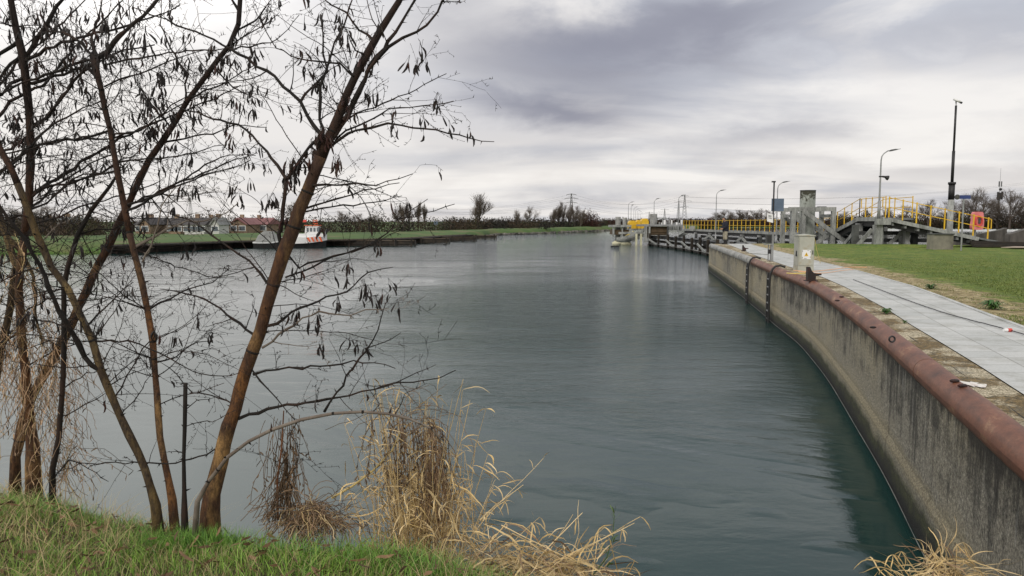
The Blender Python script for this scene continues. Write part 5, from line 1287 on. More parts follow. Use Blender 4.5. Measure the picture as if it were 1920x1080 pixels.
# lifebuoy housing
v = at(1834, 414, 41.6); t = empty('lifebuoy_case', (v.x, v.y, v.z - .6), 'faded red lifebuoy case mounted behind the yellow ramp railing', 'lifebuoy case')
mb = MB(); w_, h_ = .34, .5
out = [(math.copysign(w_, c_) * (abs(c_) ** .35), math.copysign(h_, s_) * (abs(s_) ** .35)) for c_, s_ in ((math.cos(2 * math.pi * i / 32), math.sin(2 * math.pi * i / 32)) for i in range(32))]
mb.slab([(v.x + a * (1 - .12 * (b_ > 0)), v.y, v.z + b_) for a, b_ in out], (0, .2, 0)); mb.build('case', M['pink'], t)
mb = MB(); mb.tube([(v.x + .19 * math.cos(k * math.pi / 8) + .02, v.y - .03, v.z - .02 + .27 * math.sin(k * math.pi / 8)) for k in range(17)], .055, 8); mb.build('lifebuoy', M['red'], t)
MB().box((v.x + .05, v.y - .04, v.z), (.1, .06, .3)).build('handle_block', M['darkgrey'], t)
MB().bar((v.x, v.y + .26, 1.95), (v.x, v.y + .26, v.z), .09, .09).build('post', M['greypaint'], t)
# name sign
v = gp(1802, 468, 1.98); t = empty('sign_post', v, 'thin grey post with a small dark blue name sign and round emblem on top', 'sign')
zt2 = at(1802, 367, v.y).z; MB().cyl((v.x, v.y, v.z - .05), .035, zt2 - v.z, 10).build('pole', M['galv'], t)
a = at(1807.5, 369.5, v.y); sb = MB().box((a.x + .02, a.y - .05, a.z), (.50, .03, .17)).build('sign_plate', M['blue'], t)
a2 = at(1794, 369.5, v.y); MB().tube([(a2.x, a2.y - .05, a2.z), (a2.x, a2.y - .02, a2.z)], .12, 20).build('emblem_disc', M['black'], t)
MB().tube([(a2.x, a2.y - .06, a2.z), (a2.x, a2.y - .052, a2.z)], .09, 20).build('emblem_ring', M['rope_white'], t)
MB().tube([(a2.x, a2.y - .07, a2.z), (a2.x, a2.y - .062, a2.z)], .065, 20).build('emblem_centre', M['black'], t)
MB().tube([(a2.x, a2.y - .08, a2.z - .0), (a2.x, a2.y - .072, a2.z)], .028, 12).build('emblem_dot', M['rope_white'], t)
# camera mast
v = at(1780.5, 430, 45.0); t = empty('camera_mast', (v.x, 45, 1.0), 'tall dark mast with a white security camera on top, behind the ramp', 'mast')
z1_, z2_, z3_ = at(1781, 346, 45).z, at(1784, 283, 45).z, at(1787, 198, 45).z
MB().cyl((v.x, 45, 1.0), .17, z1_ - 1.0 - .9, 16).build('lower_tube', M['greypaint'], t, True)
MB().cyl((v.x, 45, z1_ - .9), .172, .9, 16).build('sleeve', M['black'], t, True)
MB().cyl((v.x, 45, z1_), .215, .14, 16).build('collar', M['black'], t, True)
MB().cyl((v.x, 45, z1_ + .14), .085, z2_ - z1_ - .14, 12).build('middle_tube', M['black'], t, True)
MB().cyl((v.x, 45, z2_), .06, z3_ - z2_, 12).build('upper_tube', M['black'], t, True)
MB().cyl((v.x, 45, z3_), .03, .16, 8).build('bracket', M['galv'], t)
cm = MB().tube([(v.x - .16, 45, z3_ + .38), (v.x + .22, 44.95, z3_ + .2)], .065, 12).build('camera_body', M['white'], t, True)
MB().tube([(v.x + .2, 44.95, z3_ + .19), (v.x + .31, 44.93, z3_ + .14)], .06, 12).build('lens_hood', M['black'], cm)
MB().bar((v.x, 45, z3_ + .12), (v.x - .02, 45, z3_ + .28), .05, .05).build('tilt_joint', M['black'], t)
# street lamps
def lamp(bx_, by_, bz_, tip_px, lb, horn=False, Yx=None, sc=1.0):
    tip = at(tip_px[0], tip_px[1], by_); t = empty('street_lamp', (bx_, by_, bz_), lb, 'street lamp', 'street lamps along the footbridge')
    H = tip.z - bz_; hd = tip.x - bx_
    if hd < .3: hd = .95 * sc; 
    P = [(0, 0), (0, H * .55), (.0, H - .62 * sc), (.03, H - .42 * sc), (.12 * sc + .02, H - .26 * sc), (.34 * sc, H - .12 * sc), (hd - .42 * sc, H - .07 * sc)]
    rad = [.075, .06, .04, .036, .033, .03, .028]
    pts = cat_rom([(bx_ + a, by_, bz_ + b_) for a, b_ in P], .25); n = len(pts)
    MB().tube(pts, [(.062 - .036 * i / n) * max(1, sc) for i in range(n)], 8).build('pole', M['galv'], t, True)
    MB().cyl((bx_, by_, bz_), .085, 1.0, 10).build('pole_base', M['galv'], t, True)
    a0 = Vector((bx_ + hd - .62 * sc, by_, bz_ + H - .13 * sc)); a1 = Vector((bx_ + hd, by_, bz_ + H))
    mb = MB(); d_ = (a1 - a0); up = Vector((-d_.z, 0, d_.x)).normalized()
    vs = []
    for u, w2, h2 in ((0, .045, .045), (.2, .10, .07), (.5, .10, .06), (.75, .06, .025), (1, .02, .012)):
        c_ = a0 + d_ * u
        vs += [c_ + Vector((0, -w2, 0)) - up * h2 * .4, c_ + Vector((0, w2, 0)) - up * h2 * .4, c_ + Vector((0, w2 * .7, 0)) + up * h2, c_ + Vector((0, -w2 * .7, 0)) + up * h2]
    mb._add(vs, [(4 * i + k, 4 * i + (k + 1) % 4, 4 * i + 4 + (k + 1) % 4, 4 * i + 4 + k) for i in range(4) for k in range(4)] + [(3, 2, 1, 0), (16, 17, 18, 19)]); mb.build('lamp_head', M['darkgrey'], t)
    if horn:
        z_ = at(1652, 331, by_).z; q0 = Vector((bx_, by_, z_)); h_ = MB().tube([q0 + Vector((.1, 0, 0)), q0 + Vector((.26, 0, -.02)), q0 + Vector((.36, 0, -.06)), q0 + Vector((.43, 0, -.08))], [.05, .06, .12, .14], 12).build('loudspeaker', M['black'], t)
        MB().box((bx_ + .03, by_, z_), (.2, .1, .07)).build('loudspeaker_bracket', M['black'], t)
lamp(at(1647.5, 408, 42.2).x, 42.2, 3.45, (1689, 279), 'nearest street lamp with a black loudspeaker, standing on the humped platform', True)
lamp(at(1455.5, 440, 59).x, 59, 1.2, (1482, 339.5), 'street lamp just right of the square sign on the control post')
lamp(at(1341.5, 448, 75).x, 75, 1.0, (1362, 355.5), 'street lamp rising behind the standing person')
lamp(at(1271, 448, 90).x, 90, 1.0, (1287, 365), 'street lamp in front of the lattice pylon, left of the person')
lamp(at(1226, 420, 102).x, 102, 1.0, (1239, 371.5), 'street lamp rising behind the round concrete pile')
lamp(at(1178, 411, 121).x, 121, 1.0, (1190, 378), 'street lamp leftmost in the row, behind the yellow tanks')
for (px, tx, ty, Y_, lb) in [(1183, 1190, 383.5, 140, 'first'), (1188.3, 1197, 387.5, 165, 'second'), (1191.5, 1199, 391.5, 187, 'third'), (1194.6, 1202, 394, 207, 'fourth'), (1197.5, 1204, 396.5, 236, 'fifth'), (1200.5, 1206, 399, 265, 'sixth')]:
    lamp(at(px, 415, Y_).x, Y_, 1.0, (tx, ty), '%s of the small far street lamps right of the leftmost lamp' % lb, sc=1.0)
# ------------------------------------------------------------------ end of the jetty
t = empty('jetty_head', (18, 104, 0), 'cluttered grey jetty head with timber fender panel in front of the yellow tanks', 'jetty')
def jb(px0, px1, py0, py1, Y_, d_, name, mat):
    a = at(px0, py0, Y_); b_ = at(px1, py1, Y_); MB().box(((a.x + b_.x) / 2, Y_ + d_ / 2, (a.z + b_.z) / 2), (abs(b_.x - a.x), d_, abs(a.z - b_.z))).build(name, M[mat], t)
jb(1149, 1184, 422, 426, 106, 5, 'platform', 'greypaint'); jb(1150, 1183, 431, 440, 106.6, 4, 'fender_panel', 'brownwood')
jb(1207, 1282, 421, 424.5, 101, 6, 'platform', 'galv'); jb(1218.5, 1251, 425, 447, 101.5, 4, 'timber_panel', 'brownwood')
jb(1216.5, 1219, 423, 456, 101, .3, 'frame_post', 'greypaint'); jb(1209, 1213, 424, 455, 100.8, .4, 'frame_post', 'greypaint'); jb(1251, 1253.5, 424, 450, 101, .3, 'frame_post', 'darkgrey')
for k in range(4): jb(1219, 1251, 434 + 3.4 * k, 435.2 + 3.4 * k, 101.38, .1, 'fender_rail', 'greypaint' if k > 1 else 'brownwood')
jb(1208, 1262, 451, 454, 100.9, .5, 'lower_beam', 'greypaint')
jb(1149, 1152, 424, 444, 106.2, .4, 'frame_post', 'greypaint'); jb(1166, 1168, 424, 446, 106.2, .4, 'frame_post', 'greypaint'); jb(1180, 1183, 424, 452, 106.2, .4, 'frame_post', 'greypaint')
for k in range(9): jb(1256 + 3.2 * k, 1257 + 3.2 * k, 424, 432, 99.5, .12, 'railing_post', 'greypaint')
jb(1255, 1284, 431.5, 433, 99.5, .2, 'rail', 'greypaint'); jb(1253, 1284, 424.6, 431.3, 99.9, .3, 'infill_panel', 'darkgrey')
jb(1279, 1285, 424, 433, 98.2, 1.2, 'switch_box', 'galv'); jb(1297, 1303, 424, 433, 90, 1.2, 'switch_box', 'greypaint')
for (x0, y0, x1, y1) in [(1185, 452, 1212, 438), (1160, 448, 1190, 440), (1190, 448, 1210, 428), (1258, 452, 1290, 436), (1262, 449, 1285, 437), (1160, 437, 1206, 436)]:
    MB().bar(at(x0, y0, 104), at(x1, y1, 103), .3, .3).build('strut', M['greypaint'], t)
MB().tube([at(1156, 449, 105.6), at(1172, 450, 105.4), at(1190, 447, 105)], [.3, .42, .25], 10).build('grey_float', M['greypaint'], t, True)
for px in (1193, 1202): q0 = at(px, 450, 103); MB().bar((q0.x, 103, -.5), (q0.x, 103, 1.6), .25, .25).build('guide_post', M['cream'], t)
for (x0, y0, x1, y1) in [(1172, 443, 1188, 434), (1180, 443, 1181, 434), (1187, 444, 1187, 433), (1174, 438, 1188, 438)]:
    MB().tube([at(x0, y0, 104.5), at(x1, y1, 104.5)], .06, 6).build('yellow_stair', M['straw_yellow'], t)
# clutter on the platform
rr = random.Random(4)
for k in range(10):
    px = 1236 + 4.6 * k; h_ = rr.uniform(3, 10); jb(px, px + rr.uniform(1.2, 3.4), 421 - h_, 421, 102 + rr.uniform(0, 3), .5, 'equipment_box', rr.choice(['greypaint', 'galv', 'white', 'darkgrey']))
jb(1252, 1272, 409.5, 411, 103, .3, 'gantry_beam', 'darkgrey'); jb(1254, 1255, 411, 421, 103, .2, 'gantry_post', 'darkgrey'); jb(1269, 1270, 411, 421, 103, .2, 'gantry_post', 'darkgrey')
jb(1228, 1250, 408, 409.5, 107, .3, 'gantry_beam', 'greypaint'); jb(1242, 1243, 409.5, 421, 107, .2, 'gantry_post', 'greypaint')
# round piles
for (px, w_, py, Y_, lb) in [(1159, 10, 406.5, 108, 'leftmost of the round concrete piles at the jetty head'), (1171.5, 8, 408, 111, 'second round concrete pile from the left at the jetty head'), (1225.5, 13.5, 401, 104, 'thickest round concrete pile at the jetty head, behind the timber panel'), (1179, 5, 411, 114, 'thinnest round concrete pile at the jetty head')]:
    q0 = at(px, py, Y_); r_ = w_ / 2 * Y_ / F
    o = MB().tube([(q0.x, Y_, -1), (q0.x, Y_, q0.z - .1), (q0.x, Y_, q0.z)], [r_, r_, r_ * 1.05], 20).build('concrete_pile', nm_ if 0 else M['capgrey'], None, True); tag(o, lb, 'pile', 'round concrete piles at the jetty head')
# yellow tanks
for (x0, x1, yt, Y_, lb) in [(1179.5, 1193, 413.5, 112, 'left yellow tank with flat top on the jetty'), (1193, 1204, 412.5, 113, 'middle yellow tank on the jetty'), (1203, 1216.5, 409.5, 110, 'right yellow tank with domed top on the jetty')]:
    a = at(x0, 428.5, Y_); b_ = at(x1, yt, Y_); cx = (a.x + b_.x) / 2; w_ = (b_.x - a.x) / 2; h_ = b_.z - a.z
    t = empty('yellow_tank', (cx, Y_ + .5, a.z), lb, 'tank', 'yellow tanks on the jetty')
    pr = [(-w_, 0), (w_, 0), (w_, h_ * .72), (w_ * .8, h_ * .9), (w_ * .35, h_), (-w_ * .35, h_), (-w_ * .8, h_ * .9), (-w_, h_ * .72)]
    mb = MB(); mb.slab([(cx + p[0], Y_, a.z + p[1]) for p in pr], (0, 1.6, 0)); mb.build('body', M['tanky'] if 'tanky' in M else M['yellow'], t)
    MB().box((cx, Y_ - .02, a.z + h_ * .45), (w_ * 1.9, .03, .05)).build('band', M['straw_yellow'], t)
    MB().box((cx, Y_ + .8, a.z - .12), (w_ * 2 + .1, 1.7, .22)).build('plinth', M['greypaint'], t)
# cream floats
for (x0, x1, yc, Y_, lb) in [(1148, 1167, 455.5, 107, 'left cream inflated float on the water below the jetty head'), (1165, 1184, 457, 105.5, 'right cream inflated float on the water below the jetty head')]:
    a = at(x0, yc, Y_); b_ = at(x1, yc, Y_); mb = MB(); L_ = (b_.x - a.x)
    mb.tube([(a.x + L_ * u, Y_, .06 + h_) for u, h_ in ((0, -.1), (.08, .02), (.3, .12), (.6, .12), (.92, 0), (1, -.12))], [.05, .26, .36, .36, .26, .05], 12); one('float', mb, M['cream'], lb, 'float', 'cream floats at the jetty head', True)
# guide boom between jetty head and quay
t = empty('guide_boom', (18, 85, 0), 'low dark timber guide boom with pale concrete foot between jetty head and quay corner', 'boom')
bp = [(18.6, 101, 0), (19.2, 92, 0), (19.3, 82, 0), (18.9, 72, 0), (18.0, 63, 0), (16.6, 56, 0), (15.2, 51.5, 0)]
bpp = cat_rom(bp, 2)
sweep('upper_walling', bpp, [(0, 1.05), (.3, 1.05), (.3, 1.4), (0, 1.4)], M['black'], t); sweep('lower_walling', bpp, [(.05, .55), (.3, .55), (.3, .85), (.05, .85)], M['darkwood'], t)
sweep('concrete_foot', bpp, [(-.5, -.5), (.55, -.5), (.5, .26), (-.3, .3)], M['capgrey'], t)
for i, p in enumerate(bpp):
    if i % 2 == 0: MB().box((p.x - .02, p.y, .6), (.26, .26, 1.9 if i % 4 else 2.2)).build('pile', M['darkwood'], t)
    if i % 4 == 0 and i + 2 < len(bpp): MB().bar((p.x - .3, p.y, 1.0), (bpp[i + 2].x - .3, bpp[i + 2].y, .35), .1, .2).build('brace', M['greypaint'], t)
mb = MB()
# ------------------------------------------------------------------ lifeboat
def hull(name, L_, B_, zs, mat, parent, c, ang, keel=0):
    # stations along length, u=-1 stern .. 1 bow
    st = [-1, -.9, -.6, -.2, .2, .5, .75, .9, 1.0]; wd = [.72, .82, .95, 1, 1, .88, .6, .32, .04]
    sh = [0, 0, -.02, -.02, .02, .10, .22, .32, .40]
    z0, z1 = zs; vs = []
    for u, w_, s_ in zip(st, wd, sh):
        for side in (-1, 1):
            vs += [(u * L_ / 2 * (.96 if z0 < .1 and u > .8 else 1), side * w_ * B_ / 2 * (.82 if z0 < .1 else .97), z0 + (s_ if z0 > .3 else 0)), (u * L_ / 2, side * w_ * B_ / 2, z1 + s_ * (1 if z0 > .3 else 1))]
    n = len(st); fs = []
    for i in range(n - 1):
        a = i * 4; b_ = a + 4; fs += [(a, b_, b_ + 1, a + 1), (a + 2, a + 3, b_ + 3, b_ + 2), (a + 1, b_ + 1, b_ + 3, a + 3), (a, a + 2, b_ + 2, b_)]
    fs += [(0, 1, 3, 2), ((n - 1) * 4, (n - 1) * 4 + 2, (n - 1) * 4 + 3, (n - 1) * 4 + 1)]
    ca, sa = math.cos(ang), math.sin(ang)
    mb = MB(); mb._add([(c[0] + x * ca - y * sa, c[1] + x * sa + y * ca, z) for x, y, z in vs], fs); return mb.build(name, mat, parent)
bc = (at(561, 450, 95.2).x, 95.2); ang = R(12); LB = 6.9
t = empty('lifeboat', (bc[0], bc[1], 0), 'white lifeboat with slanted orange stripes and a windowed wheelhouse moored at the far quay', 'boat')
ca, sa = math.cos(ang), math.sin(ang)
def lb_(x, y, z): return Vector((bc[0] + x * ca - y * sa, bc[1] + x * sa + y * ca, z))
hull('lower_hull', LB * .98, 2.7, (-.3, .5), M['black'], t, bc, ang)
hull('upper_hull', LB, 2.85, (.5, 1.28), M['white'], t, bc, ang); hull('fender_band', LB * 1.01, 2.95, (.42, .52), M['black'], t, bc, ang)
for k in range(4):
    x0 = 1.15 + .48 * k; mb = MB(); h0 = .75; zb = [lb_(x0 + .12, -1.44 + .05 * k, h0), lb_(x0 + .34, -1.435 + .06 * k, h0), lb_(x0 + .1, -1.455 + .05 * k, 1.28 + .03 * k), lb_(x0 - .14, -1.46 + .04 * k, 1.26 + .03 * k)]
    mb.slab(zb, (0, .04, 0)); mb.build('stripe', M['orange'], t)
def lbox(x0, x1, y0, y1, z0, z1, name, mat, par=None, tp=0):
    p = [lb_(a, b_, 0) for a, b_ in ((x0, y0), (x1, y0), (x1, y1), (x0, y1))]; mb = MB()
    q2 = [lb_(a, b_, 0) for a, b_ in ((x0 + tp, y0 + tp * .5), (x1 - tp, y0 + tp * .5), (x1 - tp, y1 - tp * .5), (x0 + tp, y1 - tp * .5))]
    mb._add([(v.x, v.y, z0) for v in p] + [(v.x, v.y, z1) for v in q2], [(3, 2, 1, 0), (4, 5, 6, 7), (0, 1, 5, 4), (1, 2, 6, 5), (2, 3, 7, 6), (3, 0, 4, 7)]); return mb.build(name, M[mat], par or t)
lbox(-1.6, 3.0, -1.0, 1.0, 1.3, 1.72, 'deckhouse', 'white')
wh = lbox(.75, 2.75, -.85, .85, 1.72, 2.72, 'wheelhouse', 'white', tp=.1)
lbox(.72, 2.78, -.9, .9, 2.74, 2.82, 'wheelhouse_roof', 'orange')
for k in range(4): lbox(.98 + .42 * k, 1.24 + .42 * k, -.86, -.84, 2.0, 2.5, 'window', 'glass', wh)
lbox(2.4, 2.66, -.855, -.80, 2.0, 2.5, 'window', 'glass', wh)
for x in (.9, 2.1): MB().bar(lb_(x, 0, 2.8), lb_(x + .05, 0, 3.6), .08, .08).build('mast', M['black'], t)
for k in range(3): MB().bar(lb_(1.75, -.3, 3.0 + .22 * k), lb_(2.35, -.3, 3.0 + .22 * k), .1, .09).build('signal_board', M['orange'], t)
MB().bar(lb_(.5, 0, 3.35), lb_(.95, 0, 3.35), .2, .3).build('flag', M['red'], t)
MB().bar(lb_(-1.2, 0, 1.7), lb_(-1.15, 0, 4.1), .08, .08).build('radar_mast', M['galv'], t); MB().bar(lb_(-1.5, 0, 3.85), lb_(-.8, 0, 3.95), .35, .12).build('radar', M['white'], t)
for x in (-3.2, -2.2, 3.3): MB().bar(lb_(x, -1.1, 1.3), lb_(x, -1.1, 2.0), .05, .05).build('rail_post', M['galv'], t)
MB().bar(lb_(-3.6, -1.1, 2.0), lb_(-1.7, -1.1, 2.0), .05, .05).build('rail', M['galv'], t)
MB().bar(lb_(3.1, -.5, 1.5), lb_(3.6, -.4, 2.3), .3, .3).build('bow_winch', M['black'], t)
# tarpaulined boat
bc2 = (at(505, 455, 92.5).x, 92.7)
t = empty('covered_boat', (bc2[0], bc2[1], 0), 'boat under a grey tarpaulin moored at the far quay, left of the lifeboat', 'boat')
hull('hull', 3.8, 2.0, (-.2, .62), M['black'], t, bc2, R(12)); hull('deck_rim', 3.9, 2.1, (.62, .78), M['white'], t, bc2, R(12))
mb = MB(); ca2, sa2 = math.cos(R(12)), math.sin(R(12))
def cv(x, y, z):
    x *= .72; z = .8 + (z - .8) * .85; return (bc2[0] + x * ca2 - y * sa2, bc2[1] + x * sa2 + y * ca2, z)
vs = [cv(-2.3, -.9, .8), cv(-2.3, .9, .8), cv(-1.9, 0, 1.7), cv(-.9, -1.0, .8), cv(-.9, 1.0, .8), cv(-.9, 0, 2.35), cv(.6, -1.0, .8), cv(.6, 1, .8), cv(.6, 0, 2.3), cv(1.9, -.7, .8), cv(1.9, .7, .8), cv(1.8, 0, 1.3)]
mb._add(vs, [(0, 2, 1), (0, 3, 5, 2), (1, 2, 5, 4), (3, 6, 8, 5), (4, 5, 8, 7), (6, 9, 11, 8), (7, 8, 11, 10), (9, 10, 11)]); mb.build('tarpaulin', M['tarp'], t)
# ------------------------------------------------------------------ houses
def house(px0, px1, yr, ye, Y_, wall, roof, lb, dep=8, gable=False, win=3, red=0):
    a = at(px0, ye, Y_); b_ = at(px1, yr, Y_); x0, x1, ze, zr = a.x, b_.x, a.z, b_.z; zg = .75
    if ze < zg + 1.9: ze = zg + 1.9
    if zr < ze + 1.2: zr = ze + 1.4
    t = empty('house', ((x0 + x1) / 2, Y_ + dep / 2, zg), lb, 'house', 'houses behind the far bank')
    MB().box(((x0 + x1) / 2, Y_ + dep / 2, (zg + ze) / 2 - .2), (x1 - x0, dep, ze - zg + .4)).build('wall', M[wall], t)
    o_ = .35
    if gable:
        mb = MB(); xm = (x0 + x1) / 2; mb.slab([(x0 - o_, Y_ - o_, ze), (xm, Y_ - o_, zr), (x1 + o_, Y_ - o_, ze), (x1 + o_ - .3, Y_ - o_, ze - .05), (xm, Y_ - o_, zr - .35), (x0 - o_ + .3, Y_ - o_, ze - .05)], (0, dep + 2 * o_, 0)); rf = mb.build('roof', M[roof], t)
        mb = MB(); mb.slab([(x0, Y_ - .01, ze - .06), (x1, Y_ - .01, ze - .06), (xm, Y_ - .01, zr - .4)], (0, dep, 0)); mb.build('gable', M[wall], t)
    else:
        ym = Y_ + dep / 2; mb = MB(); mb.slab([(x0 - o_, Y_ - o_, ze), (x0 - o_, ym, zr), (x0 - o_, Y_ + dep + o_, ze)], (x1 - x0 + 2 * o_, 0, 0)); rf = mb.build('roof', M[roof], t)
    MB().box(((x0 * .7 + x1 * .3), Y_ + dep / 2, zr + .1), (.7, .7, 1.1)).build('chimney', M['brickwall'], rf)
    for k in range(win):
        cx = x0 + (x1 - x0) * (k + .5) / win; f_ = MB().box((cx, Y_ - .03, ze - .75), (1.4, .08, 1.1)).build('window', M['white'], t); MB().box((cx, Y_ - .085, ze - .75), (1.15, .04, .85)).build('pane', M['glass'], f_)
house(254, 290, 414, 428, 150, 'brickwall', 'roof_dark', 'brown brick house with dark roof, leftmost of those above the green bank', 9)
house(262, 281, 417, 430, 143, 'brickwall', 'roof_dark', 'small gabled house front before the leftmost dark roof', 6, True, 1)
house(296, 350, 412, 423, 170, 'brickwall', 'roof_dark', 'long house with the widest dark roof behind the green bank', 10, False, 5)
house(316, 338, 423, 430, 146, 'brickwall', 'roof_dark', 'low brown outbuilding in front of the long dark roof', 5, False, 3)
house(346, 382, 420, 431, 140, 'plaster', 'roof_dark', 'white walled bungalow with dark roof behind the green bank', 7, False, 4)
house(378, 397, 420, 430, 152, 'plaster', 'tarp', 'small white gabled house right of the bungalow', 7, True, 1)
house(396, 410, 424, 432, 138, 'plaster', 'tarp', 'pale hut with a grey roof among the hedges behind the bank', 5, True, 1)
house(430, 462, 417, 434, 150, 'brickwall', 'roof_red', 'house with a dull red roof, left one of the two near the covered boat', 9, True, 2)
house(462, 499, 414, 432, 158, 'brickwall', 'roof_red', 'house with a dull red roof, right one of the two near the covered boat', 9, False, 3)
house(100, 118, 421, 430, 130, 'plaster', 'tarp', 'pale low house behind the locusts at the far left', 7, True, 2)
house(60, 92, 418, 430, 150, 'brickwall', 'roof_dark', 'dark roofed house farthest left behind the locusts', 8, False, 2)
t = empty('pavilion', (at(127, 430, 120).x, 120, .9), 'small black box on legs with a pale hipped roof left of the houses', 'hut'); q0 = at(127, 430, 120)
MB().box((q0.x, 120, at(127, 425, 120).z), (1.6, 1.6, 1.1)).build('cabin', M['black'], t)
for dx in (-.6, .6):
    for dy in (-.6, .6): MB().bar((q0.x + dx, 120 + dy, .8), (q0.x + dx, 120 + dy, 2.0), .14, .14).build('leg', M['black'], t)
zr_ = at(127, 419, 120).z; MB()._add([(q0.x - 1.2, 118.8, zr_), (q0.x + 1.2, 118.8, zr_), (q0.x + 1.2, 121.2, zr_), (q0.x - 1.2, 121.2, zr_), (q0.x, 120, zr_ + .35)], [(0, 3, 2, 1), (0, 1, 4), (1, 2, 4), (2, 3, 4), (3, 0, 4)]).build('roof', M['tarp'], t)
MB().box((q0.x, 119.18, at(127, 424, 120).z), (.6, .03, .35)).build('window', M['white'], t)
# ------------------------------------------------------------------ bare trees
def far_tree_mesh(seed, h, spread, style=0):
    rr = random.Random(seed); tk = MB(); tk.c = (1, 1, 1); cr = MB(); cr.c = (1, 1, 1)
    def grow(p, d, ln, r_, dep):
        n = 4; P = [p]
        for i in range(n):
            d = (d + rvec(rr) * .13 + Vector((0, 0, .07 if style == 0 else .14))).normalized(); P.append(P[-1] + d * ln / n)
        mb = tk if dep == 0 else cr
        if dep: k_ = rr.uniform(.6, 1.5); mb.c = (k_, k_, k_ * rr.uniform(.85, 1))
        mb.tube(P, [r_ * (1 - .55 * i / n) for i in range(n + 1)], 6 if dep == 0 else 3, False)
        if dep >= 5: return
        kids = [4, 5, 4, 4, 4][dep] + (1 if rr.random() < .3 else 0)
        for _ in range(kids):
            u = rr.uniform(.35, 1) if dep else rr.uniform(.3, 1); q_ = P[min(n, int(u * n) + 0)]
            sp = spread * rr.uniform(.5, 1.15); side = d.cross(rvec(rr)).normalized()
            grow(q_, (d + side * sp).normalized(), ln * rr.uniform(.58, .86), max(.0065, r_ * .48), dep + 1)
        if dep in (0, 1): grow(P[-1], d, ln * .7, r_ * .6, dep + 1)
    grow(Vector((0, 0, 0)), Vector((0, 0, 1)), h * .27, h * .017, 0)
    return tk, cr
protos = []
for i, (sd_, sp, st) in enumerate([(1, .75, 0), (2, .85, 0), (3, .45, 1), (4, .6, 1), (5, 1.0, 0)]):
    tk, cr = far_tree_mesh(sd_, 10, sp, st); zs = max(v[2] for v in cr.v); protos.append((tk, cr, zs, sorted(abs(v[0]) for v in cr.v)[int(len(cr.v) * .96)]))
cache = {}
def bare_tree(px, ytop, Y_, k, lb, zg=.9, wpx=None, tint=1, grp='bare trees along the far banks'):
    tk, cr, zs, xs = protos[k]; q0 = at(px, 415, Y_); H = at(px, ytop, Y_).z - zg; s = H / zs
    sx = s if wpx is None else (wpx / 2 * Y_ / F) / xs
    r_ = empty('bare_tree', (q0.x, Y_, zg), lb, 'tree', grp); r_.scale = (sx, sx, s); r_.rotation_euler = (0, 0, rnd.uniform(0, 6.28))
    for nm, m_ in (('trunk', tk), ('crown', cr)):
        if (k, nm) not in cache:
            o = m_.build(nm, M['twig_far'], None, False, base=(0, 0, 0)); cache[(k, nm)] = o; o.parent = r_
        else:
            o = cache[(k, nm)].copy(); COL.objects.link(o); o.parent = r_
    return r_
L1 = [(895, 357, 230, 3, 'solitary round crowned bare tree on the left bank, the tallest there', 46),
      (970, 390, 260, 3, 'small bare tree, first one right of the solitary round tree', 16), (993, 384, 255, 1, 'small bare tree, second one right of the solitary round tree', 24),
      (1036, 384, 262, 2, 'slim bare tree at the left end of the group before the lattice pylon', 22), (1046, 380, 266, 2, 'slim bare tree second in the group before the lattice pylon', 18),
      (1057, 373, 264, 3, 'tallest slim dark tree of the group left of the lattice pylon', 22), (1066, 377, 268, 2, 'slim bare tree just under the lattice pylon', 18), (1078, 382, 266, 3, 'slim brownish tree right of the lattice pylon', 22), (1088, 388, 262, 2, 'low brownish tree between pylon and dark red bush', 20),
      (758, 378, 320, 2, 'pale bare tree seen behind the branch tips, left of the right hand poplar', 24), (768, 374, 325, 3, 'tall pale poplar in the middle of the distant row left', 20), (783, 372, 325, 2, 'tall pale poplar at the right of the distant row', 22), (796, 376, 330, 2, 'pale poplar at the right end of the distant row', 16), (745, 388, 330, 3, 'short pale tree at the left end of the distant row', 18),
      (548, 372, 240, 3, 'bare tree hidden behind the thick locust trunk near the lifeboat', 40), (640, 393, 260, 1, 'low bare tree right of the lifeboat', 28), (705, 398, 250, 4, 'low spreading bare tree behind the dark piers', 34), (672, 396, 255, 0, 'small bare tree between lifeboat and dark piers', 26),
      (85, 378, 150, 0, 'bare tree standing behind the left locusts above the pale house', 60), (30, 385, 140, 1, 'bare tree farthest left behind the locusts', 60), (180, 402, 190, 4, 'low bare tree right of the small black pavilion', 30), (345, 404, 230, 1, 'low bare tree behind the long dark roof', 30), (270, 405, 230, 0, 'low bare tree behind the leftmost houses', 24), (405, 402, 260, 2, 'low bare tree between the two house groups', 20)]
for (px, yt, Y_, k, lb, w_) in L1: bare_tree(px, yt, Y_, k, lb, wpx=w_)
L2 = [(1785, 368, 250, 0, 'bare tree directly behind the camera mast', 50), (1828, 348, 240, 1, 'large bare tree between camera mast and phone tower', 50), (1843, 356, 246, 0, 'bare tree with the darkest limbs left of the phone tower', 44), (1893, 350, 240, 1, 'large bare tree right of the phone tower', 56), (1925, 360, 240, 0, 'bare tree cut by the right edge', 50),
      (1700, 378, 270, 0, 'bare tree behind the upper ramp railing', 34), (1741, 370, 265, 1, 'bare tree behind the middle of the ramp railing', 36), (1660, 385, 300, 3, 'bare tree behind the nearest street lamp', 22), (1622, 388, 320, 2, 'bare tree behind the humped platform railing', 20), (1583, 392, 320, 0, 'low bare tree just right of the braced frame', 26), (1489, 386, 330, 1, 'low bare tree just left of the braced frame', 30), (1870, 372, 255, 4, 'spreading bare tree at the phone tower foot', 40)]
